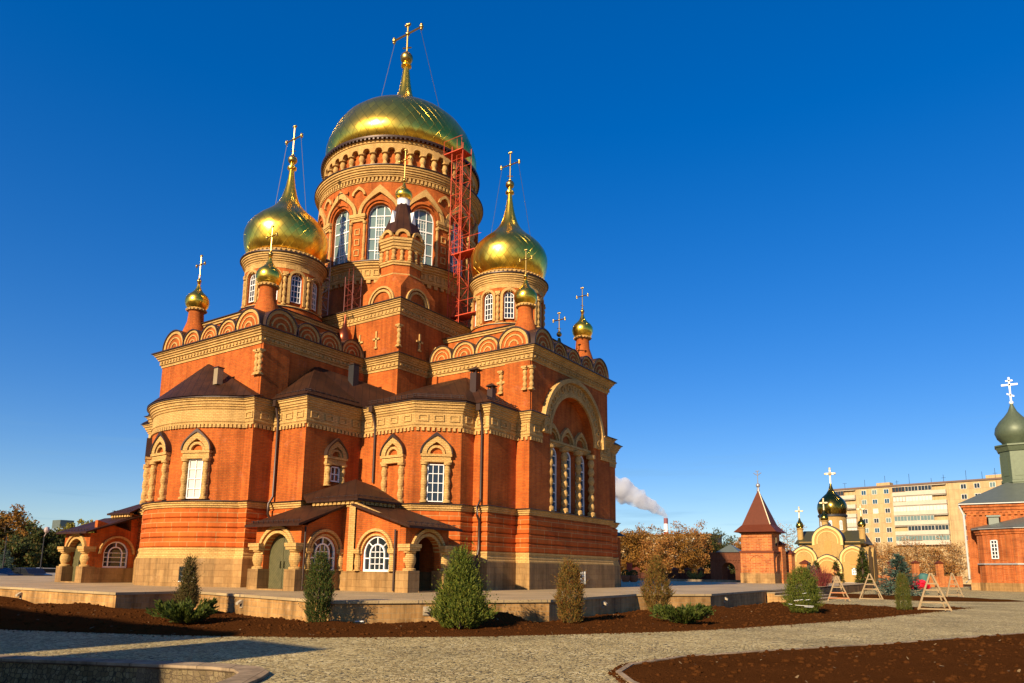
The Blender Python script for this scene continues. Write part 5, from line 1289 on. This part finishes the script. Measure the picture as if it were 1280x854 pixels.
d = MB(); d.lathe(0,0,[(1.8,10.3),(1.95,10.7),(2.05,11.2),(1.98,11.8),(1.7,12.4),(1.2,12.95),(.7,13.4),(.38,13.9),(.2,14.5),(.12,14.9)],40,False); do = d.build('dome',DG,C2,(0,0,10.3),50,True,(0,1.2,10.3-SZ))
PALEG = plain('pale_gilt',(.85,.68,.38),.35,.5)
def boldcross(par,x,y,z,s,org):
    c = MB(); c.box(x-.09*s,x+.09*s,y-.05,y+.05,z,z+2.2*s); c.box(x-.62*s,x+.62*s,y-.06,y+.06,z+1.35*s,z+1.6*s); c.lathe(x,y,[(.01,z+1.1*s),(.3*s,z+1.47*s),(.01,z+1.85*s)],8,False)
    for px,pz in ((-.62,1.47),(.62,1.47),(0,2.2)): c.sphere((x+px*s,y,z+pz*s),.17*s,7)
    c.build('cross',PALEG,par,org)
boldcross(do,0,0,14.8,1.05,(0,0,10.3))
for x,y,z in ((-4.05,-1.4,7.2),(4.15,-1.4,7.2),(-.3,-3.2,8.1)):
    q = MB(); q.lathe(x,y,[(.42,z-1.4),(.42,z+.9),(.52,z+1.0),(.4,z+1.1)],16); o = c2('cupola',q,YB,smooth=35)
    d = MB(); d.lathe(x,y,[(.36,z+1.05),(.5,z+1.25),(.55,z+1.5),(.42,z+1.85),(.2,z+2.15),(.08,z+2.6)],20,False); d.build('onion_dome',DG,o,so,50)
    boldcross(o,x,y,z+2.5,.75,so)
m = MB(); x,y = at(1028,92); m.box(-3.0,2.2,-.3,.3,-.2,1.55); o = m.build('low_stone_wall',KERB,loc=(x,y,.0)); tag(o,'low dark stone wall in front of the small yellow church','wall')
x,y = at(1110,100)
# red flower heap and dark green bin behind
m = MB(); rnd = random.Random(4)
for _ in range(500): v = rv(rnd)*.95; v.z = abs(v.z)*.8; leafquad(m,v+Vector((0,0,.1)),rv(rnd),rv(rnd),.34,.26)
x,y = at(1151,92); o = m.build('red_flower_heap',leafmat('red_petals',[(.45,.008,.02),(.6,.02,.05),(.3,.005,.02)]),loc=(x,y,.2),recalc=False); tag(o,'heap of bright red flowers in front of the middle brick pillar','flowers')
m = MB(); m.lathe(0,0,[(.5,0),(.62,.6),(.55,1.0),(.3,1.15)],14); m.build('green_bundle',plain('teal_cover',(.05,.14,.12),.6),loc=(x+.4,y+1.2,.9),smooth=40); tag(bpy.data.objects['green_bundle'],'rounded teal bundle standing behind the red flowers','bundle')
m = MB(); m.tube([(0,0,0),(.4,.3,1.3)],[.16,.04],7); 

# ================================================================== red brick church at the right edge
RX,RY = -4.1,112.3
R3 = empty('red_brick_church',(RX,RY,0),'orange red brick church with a grey green roof at the right edge','church')
RB = brickmat('church_orange_brick',(.58,.155,.032),(.42,.095,.02),(.48,.20,.08),.42,.14,.018,stain=.35)
def r3(name,mb,mat,par=R3,smooth=0,loc=None): return mb.build(name,mat,par,(0,0,0),smooth,True,loc)
b = MB(); b.box(0,22,0,20,.9,11.0)
PW = [(0,0),(22,0),(22,20),(0,20)]
b.sweep(PW,[(-.1,9.9),(.15,9.9),(.15,10.1),(.3,10.2),(.3,10.5),(.5,10.6),(.5,10.9),(-.1,11.0)],True)
for f_ in along([(0,0),(22,0)],.62): b.fbox(f_,-.16,.16,0,.28,9.55,9.9)
b.box(-.12,.8,-.12,.5,.9,9.5)
an = [(.95,0),(.95,-2.2),(1.6,-3.2),(5.0,-5.2),(10,-5.8),(16,-5.2),(18,0)]
b.prism(an,.9,7.6)
b.sweep(an[:-1],[(-.1,6.9),(.12,6.9),(.12,7.1),(.25,7.2),(.25,7.5),(-.1,7.6)])
for f_ in along(an[2:5],1.3): b.fbox(f_,-.06,.06,-.05,.1,1.2,6.8)
r3('wall',b,RB)
b = MB(); b.box(-.2,22.1,-.2,20,0,.95); b.prism([(x-.1 if x < 5 else x,y-.12) for x,y in an],0,1.0); r3('plinth',b,GRAN)
b = MB(); b.sweep(an[:-1],[(-.1,3.2),(.18,3.2),(.18,3.34),(-.1,3.4)]); b.sweep(an[:-1],[(-.1,7.55),(.5,7.55),(.5,7.66),(-.1,7.7)]); b.sweep(PW,[(-.1,10.95),(.75,10.95),(.75,11.08),(-.1,11.15)],True); r3('eave',b,plain('pale_metal_edge',(.38,.38,.36),.5,.3))
r = MB(); q = [(-.8,-.8,11.1),(22.8,-.8,11.1),(22.8,20.8,11.1),(-.8,20.8,11.1)]; e2 = [(5.2,7,14.6),(15,7,14.6),(15,13,14.6),(5.2,13,14.6)]
r.add(q+e2,[(0,1,5,4),(1,2,6,5),(2,3,7,6),(3,0,4,7),(4,5,6,7)])
r.fan((10.5,-.0,10.2),[(.3,-.1,7.9),(.4,-2.4,7.68),(1.2,-3.6,7.68),(4.8,-5.8,7.68),(10,-6.4,7.68),(16.5,-5.8,7.68),(18.6,-.1,7.8)])
r3('roof',r,GREENROOF)
f = Fr(4.7,-4.11,-2.0,-3.3)
f = Fr((1.6+5.0)/2-.5,(-3.2-5.2)/2+.3,(-2.0),-(3.4)); window('window',f,.85,3.9,6.2,.4,R3,2,5,GLASS,WHITE,.08,False,True,.03,False,(0,0,0))
b = MB(); b.box(2.4,3.5,-1.6,-.6,7.8,9.2); b.box(2.2,3.7,-1.8,-.4,9.2,9.4); r3('roof_dormer',b,GREENROOF)
b = MB(); oc = lambda R: [(6.3+R*cos(pi/8+i*pi/4),8.0+R*sin(pi/8+i*pi/4)) for i in range(8)]
b.prism(oc(2.15),13.5,19.4); b.sweep(oc(2.15),[(-.1,14.3),(.12,14.3),(.12,14.6),(-.1,14.7)],True); b.sweep(oc(2.15),[(-.1,18.6),(.15,18.6),(.35,19.2),(.5,19.3),(.5,19.5),(-.1,19.6)],True)
for f_ in along(oc(2.15),1.7,True): b.fbox(f_,-.45,.45,-.02,.06,15.2,18.0)
GGM = plain('weathered_green_metal',(.09,.115,.065),.5,.25,.2)
r3('drum',b,GGM)
d = MB(); d.lathe(0,0,[(1.5,19.5),(1.6,19.9),(2.1,20.5),(2.35,21.3),(2.2,22.1),(1.7,22.9),(1.05,23.6),(.55,24.3),(.28,25.0),(.16,25.4)],32,False); do = r3('onion_dome',d,GGM,smooth=50,loc=(6.3,8.0,0))
c = MB(); c.sphere((0,0,25.55),.28,8); c.box(-.1,.1,-.06,.06,25.7,29.2); c.box(-.95,.95,-.06,.06,28.0,28.25); c.box(-.42,.42,-.06,.06,28.6,28.8)
c.add([(-.42,-.06,26.75),(.42,-.06,26.35),(.42,.06,26.35),(-.42,.06,26.75),(-.42,-.06,26.95),(.42,-.06,26.55),(.42,.06,26.55),(-.42,.06,26.95)],[(0,3,2,1),(4,5,6,7),(0,1,5,4),(1,2,6,5),(2,3,7,6),(3,0,4,7)])
c.build('cross',WHITE,do)
d = MB(); d.tube([(-.75,-.3,10.9),(-.3,-.3,9.6),(-.3,-.3,1.4),(-.75,-.4,.9)],.12,8); r3('drainpipe',d,plain('pale_pipe',(.6,.6,.55),.4,.3),smooth=40)

# ================================================================== apartment block
A0 = Vector((-45.6,252.9)); A1 = Vector((36,236.0)); ad = (A1-A0).normalized(); AL = (A1-A0).length
FA = Fr((A0.x+A1.x)/2,(A0.y+A1.y)/2,ad.y,-ad.x); AB = empty('apartment_block',(FA.o[0],FA.o[1],0),'long nine storey yellow brick apartment block with balconies','apartment block'); ao = (FA.o[0],FA.o[1],0)
PEACH = brickmat('peach_brick_panels',(.55,.385,.19),(.51,.355,.17),(.36,.25,.13),3.3,2.95,.035,off=0,stain=.18)
b = MB(); b.fbox(FA,-AL/2,AL/2,-14,0,-.4,28.6); b.build('wall',PEACH,AB,ao)
b = MB(); b.fbox(FA,-AL/2-.3,AL/2+.3,-14.3,.3,28.6,29.1); 
b.build('roof_edge',plain('roof_brown',(.16,.10,.07),.8),AB,ao)
for a in (-AL/2+14,-AL/2+44,-AL/2+66): b = MB(); b.fbox(FA,a-2,a+2,-8,-5,29.1,30.6); b.build('roof_hut',PEACH,AB,ao)
for i in range(18):
    b = MB(); a = -AL/2+3+i*4.6+(i%3)*.9; x_,y_,_ = FA.p(a,-3-(i%4)*2,0); b.tube([(x_,y_,29),(x_,y_,31+(i*7%5)*.5)],.05,4)
    if i%3 == 0: b.tube([(x_-.6,y_,31),(x_+.6,y_,31)],.04,4)
    b.build('antenna',DARKMET,AB,ao)
WG = plain('balcony_white',(.50,.44,.33),.7,0,.12,.8); WD = plain('balcony_brown',(.22,.11,.045),.7,0,.1); SASH = plain('pale_sash',(.7,.66,.56),.6)
PINK = plain('pink_balcony',(.60,.10,.13),.7)
rnd = random.Random(12)
def apwin(a,z):
    w = MB(); w.m = 0; w.fbox(FA,a-.75,a+.75,-.05,.10,z,z+1.5); w.m = 1; w.fbox(FA,a-.65,a-.04,-.05,.115,z+.1,z+1.4); w.fbox(FA,a+.04,a+.65,-.05,.115,z+.1,z+1.4)
    w.build('window',[SASH,rnd.choice((GLASS,GLASS,BLIND,GLASSP,GLASSB))],AB,ao)
cols = []
def bank(a0,a1,k,topz):
    for fl in range(3,9):
        z = 2+fl*2.95; b_ = MB(); L = (a1-a0)/k
        b_.m = 0; b_.fbox(FA,a0,a1,-.05,1.15,z-.1,z+1.05); b_.fbox(FA,a0,a1,-.05,1.15,z+2.55,z+2.7)
        b_.m = 3; b_.fbox(FA,a0+.05,a1-.05,-.03,.25,z+1.05,z+2.55)
        for i in range(k):
            if rnd.random() < .75:
                mt = 0 if rnd.random() < .72 else 1; q0 = a0+L*i
                b_.m = 2; b_.fbox(FA,q0+.1,q0+L-.1,.25,1.02,z+1.05,z+2.5); b_.m = mt
                for j in range(5): b_.fbox(FA,q0+(L-.1)*j/4,q0+(L-.1)*j/4+.1,.9,1.1,z+1.05,z+2.55)
                b_.fbox(FA,q0,q0+L,.9,1.1,z+1.0,z+1.2)
                if rnd.random() < .4: b_.m = mt; b_.fbox(FA,q0,q0+L,.9,1.17,z-.1,z+1.1)
        b_.build('balcony',[WG,WD,rnd.choice((GLASSP,BLIND,GLASS)),PEACH],AB,ao)
h0 = -AL/2
bank(h0+.6,h0+7.4,2,0); bank(h0+18.5,h0+33.0,4,0); bank(h0+47.5,h0+56,2,0)
for fl in range(3,9):
    for a in (h0+9.8,h0+13.0,h0+16.5,h0+37.4,h0+40.8,h0+44.6): apwin(a,2.9+fl*2.95)
b = MB(); b.fbox(FA,h0+47.3,h0+53.5,1.0,1.3,25.4,27.0); b.build('balcony_panel',PINK,AB,ao)
# long pale block behind the autumn trees
x,y = at(815,260); o = empty('apartment_block',(x,y,0),'long pale apartment block mostly hidden behind the orange trees','apartment block')
b = MB(); b.box(-26,22,0,12,-.4,14.5); b.build('wall',PEACH,o); 
for i in range(14):
    for z in (3,6,9,12):
        if i < 12: 
            w = MB(); w.m = 0; w.box(-24+i*3.6,-22.4+i*3.6,-.12,.05,z-.2,z+1.4); w.m = 1; w.box(-23.85+i*3.6,-22.55+i*3.6,-.16,.05,z-.05,z+1.25); w.build('window',[SASH,GLASS],o)
b = MB(); b.box(-26.3,22.3,-.4,12.3,14.5,15.0); b.build('roof_edge',WD,o)
# grey blue buildings far left
x,y = at(62,230); o = empty('flat_roofed_building',(x,y,0),'distant pale flat roofed building with a grey blue roof storey behind the trees','building')
b = MB(); b.box(-20,16,-4,8,-.4,10.2); b.build('wall',CREAM,o); b = MB(); b.box(-20.4,16.4,-4.4,8.4,10.2,12.6); b.build('roof_storey',plain('slate_blue',(.16,.22,.28),.6),o)
b = MB(); b.box(4,9,-2,2,12.6,15.4); b.build('roof_hut',GREENROOF,o)
for i in range(8):
    b = MB(); b.box(-18+i*4.2,-16+i*4.2,-4.1,-3.9,6,8.2); b.build('window',GLASS,o)

# ================================================================== chimney and smoke
chx,chy = at(836,900); o = empty('power_station_chimney',(chx,chy,-.5),'tall red and white striped factory chimney far behind the trees','chimney')
for k in range(6):
    z0,z1 = 10.3*k,10.3*(k+1); r0,r1 = 4.2-.28*k,4.2-.28*(k+1); b = MB(); b.lathe(0,0,[(r0,z0),(r1,z1)],20); b.build('stripe',WHITE if k%2 else REDMET,o,smooth=40)
b = MB(); b.lathe(0,0,[(2.6,61.8),(2.6,68.5),(2.2,68.6)],20); b.build('chimney_top',plain('soot_blue_red',(.22,.08,.09),.7),o,smooth=40)
def smokemat():
    m = bpy.data.materials.new('steam'); m.use_nodes = True; t = m.node_tree; t.nodes.clear()
    out = t.nodes.new('ShaderNodeOutputMaterial'); v = t.nodes.new('ShaderNodeVolumePrincipled'); t.links.new(v.outputs[0], out.inputs['Volume'])
    v.inputs['Color'].default_value = (.90,.91,.93,1); v.inputs['Anisotropy'].default_value = .1
    tc = t.nodes.new('ShaderNodeTexCoord'); n1 = t.nodes.new('ShaderNodeTexNoise'); n1.inputs['Scale'].default_value = .075; n1.inputs['Detail'].default_value = 5; n1.inputs['Roughness'].default_value = .62
    t.links.new(tc.outputs['Object'], n1.inputs['Vector'])
    mr = t.nodes.new('ShaderNodeMapRange'); mr.inputs[1].default_value = .30; mr.inputs[2].default_value = .48; mr.inputs[3].default_value = 0; mr.inputs[4].default_value = .17
    t.links.new(n1.outputs['Fac'], mr.inputs[0]); t.links.new(mr.outputs[0], v.inputs['Density'])
    return m
from mathutils import noise as mn
rnd = random.Random(9); bm = bmesh.new()
for i in range(70):
    q = 1.75*(i/69); px = 836-92*q; row = 646-46*q**.75
    rad = 3.2+14*q**.7
    lat = (px-640)/924*900; off = rv(rnd)*rad*.35*min(1,q*3)
    c = Vector((*(HH*900+RR*lat),1.7+(716.5-row)*.974))+off; rr_ = rad*rnd.uniform(.8,1.05)
    r_0 = bmesh.ops.create_icosphere(bm, subdivisions=3, radius=rr_)
    for v in r_0['verts']:
        k = 1+.30*mn.noise(v.co*(1.7/rr_)+Vector((i*3.1,0,0)))+.16*mn.noise(v.co*(4.2/rr_)+Vector((i*5.3,2,0))); v.co = v.co*k+c
me = bpy.data.meshes.new('steam_plume'); bm.to_mesh(me); bm.free(); me.materials.append(smokemat())
o = bpy.data.objects.new('steam_plume', me); COL.objects.link(o); tag(o,'white and grey steam plume drifting left from the striped chimney','smoke',None,'stuff')
rm = o.modifiers.new('remesh','REMESH'); rm.mode = 'VOXEL'; rm.voxel_size = 1.6

# ================================================================== cars, lamp post on the far left
CGL = plain('car_glass',(.01,.012,.015),.35)
def car(label,x,y,rz,col,z=0):
    o = empty('parked_car',(x,y,z),label,'car','cars parked on the far left',rz)
    def sec(w): return [(-2.1,.35),(2.1,.35),(2.15,.6),(2.0,.85),(1.15,.95),(.55,1.42),(-1.1,1.45),(-1.9,.98),(-2.15,.9)]
    b = MB(); fr = Fr(0,-.82,0,-1); b.plate(fr,sec(1),-1.64,0); b.build('body',plain('car_paint_'+label.split()[0],col,.25,.2,.02),o)
    g = MB(); g.plate(fr,[(1.0,.98),(.5,1.36),(-1.05,1.38),(-1.7,1.0)],-1.66,.015); g.build('window',CGL,o)
    for a in (-1.3,1.3):
        for d in (-.75,.75):
            w = MB(); w.tube([(a,d-.1,.33),(a,d+.1,.33)],.33,16); w.build('wheel',DARKMET,o,smooth=40)
car('dark parked car with pale windscreen behind the terrace on the left',*at(40,68),radians(10),(.02,.02,.025)); car('silver parked car half hidden beside the left porch',*at(67,74),radians(80),(.45,.46,.48)); car('blue parked car at the left edge',*at(-2,66),radians(25),(.01,.016,.04))
def lamp(label,px,D,h,hd=True):
    x,y = at(px,D); o = empty('lamp_post',(x,y,0),label,'lamp post'); b = MB(); b.tube([(0,0,0),(0,0,h)],[.07,.04],8); b.build('pole',DARKMET,o)
    if hd:
        b = MB(); b.tube([(0,0,h),(.4,0,h+.4)],.05,6); b.sphere((.35,0,h+.6),.24,10,1.3); b.build('lamp_head',plain('lamp_white',(.4,.3,.28),.5),o)
lamp('thin grey lamp post with a round head behind the dark car',53,72,4.5); lamp('leaning pale lamp post at the left edge',6,66,4.2,False)

# ================================================================== unseen buildings added behind the photographer to cast the foreground shade
H = empty('shade_caster_house',(-40,-16,-.5),'unseen long building behind the photographer, added to cast the foreground shade','house'); ho = (0,0,-.5)
b = MB(); b.box(-26,24.4,-4,4,-.5,11.1); b.build('wall',OBRICK,H,ho)
r = MB(); r.add([(-26.4,-4.4,11.1),(24.5,-4.4,11.1),(24.5,4.2,11.1),(-26.4,4.2,11.1),(-26.4,0,13.2),(24.5,0,13.2)],[(0,1,5,4),(2,3,4,5),(1,2,5),(3,0,4)]); r.build('roof',BROWN,H,ho)
H2 = empty('brick_gate_tower',(-13.1,-12,-.5),'unseen square block behind the photographer, shaped to cast the pointed foreground shade','tower')
b = MB(); b.box(-1.5,1.6,-1.6,1.6,-.5,8.9); b.build('wall',OBRICK,H2,ho)
r = MB(); e = 1.62; r.fan((-.5,1.2,10.25),[(-e+.1,-e,8.9),(e,-e,8.9),(e,e,10.1),(-e+.1,e,10.2)],True); r.build('roof',BROWN,H2,ho)
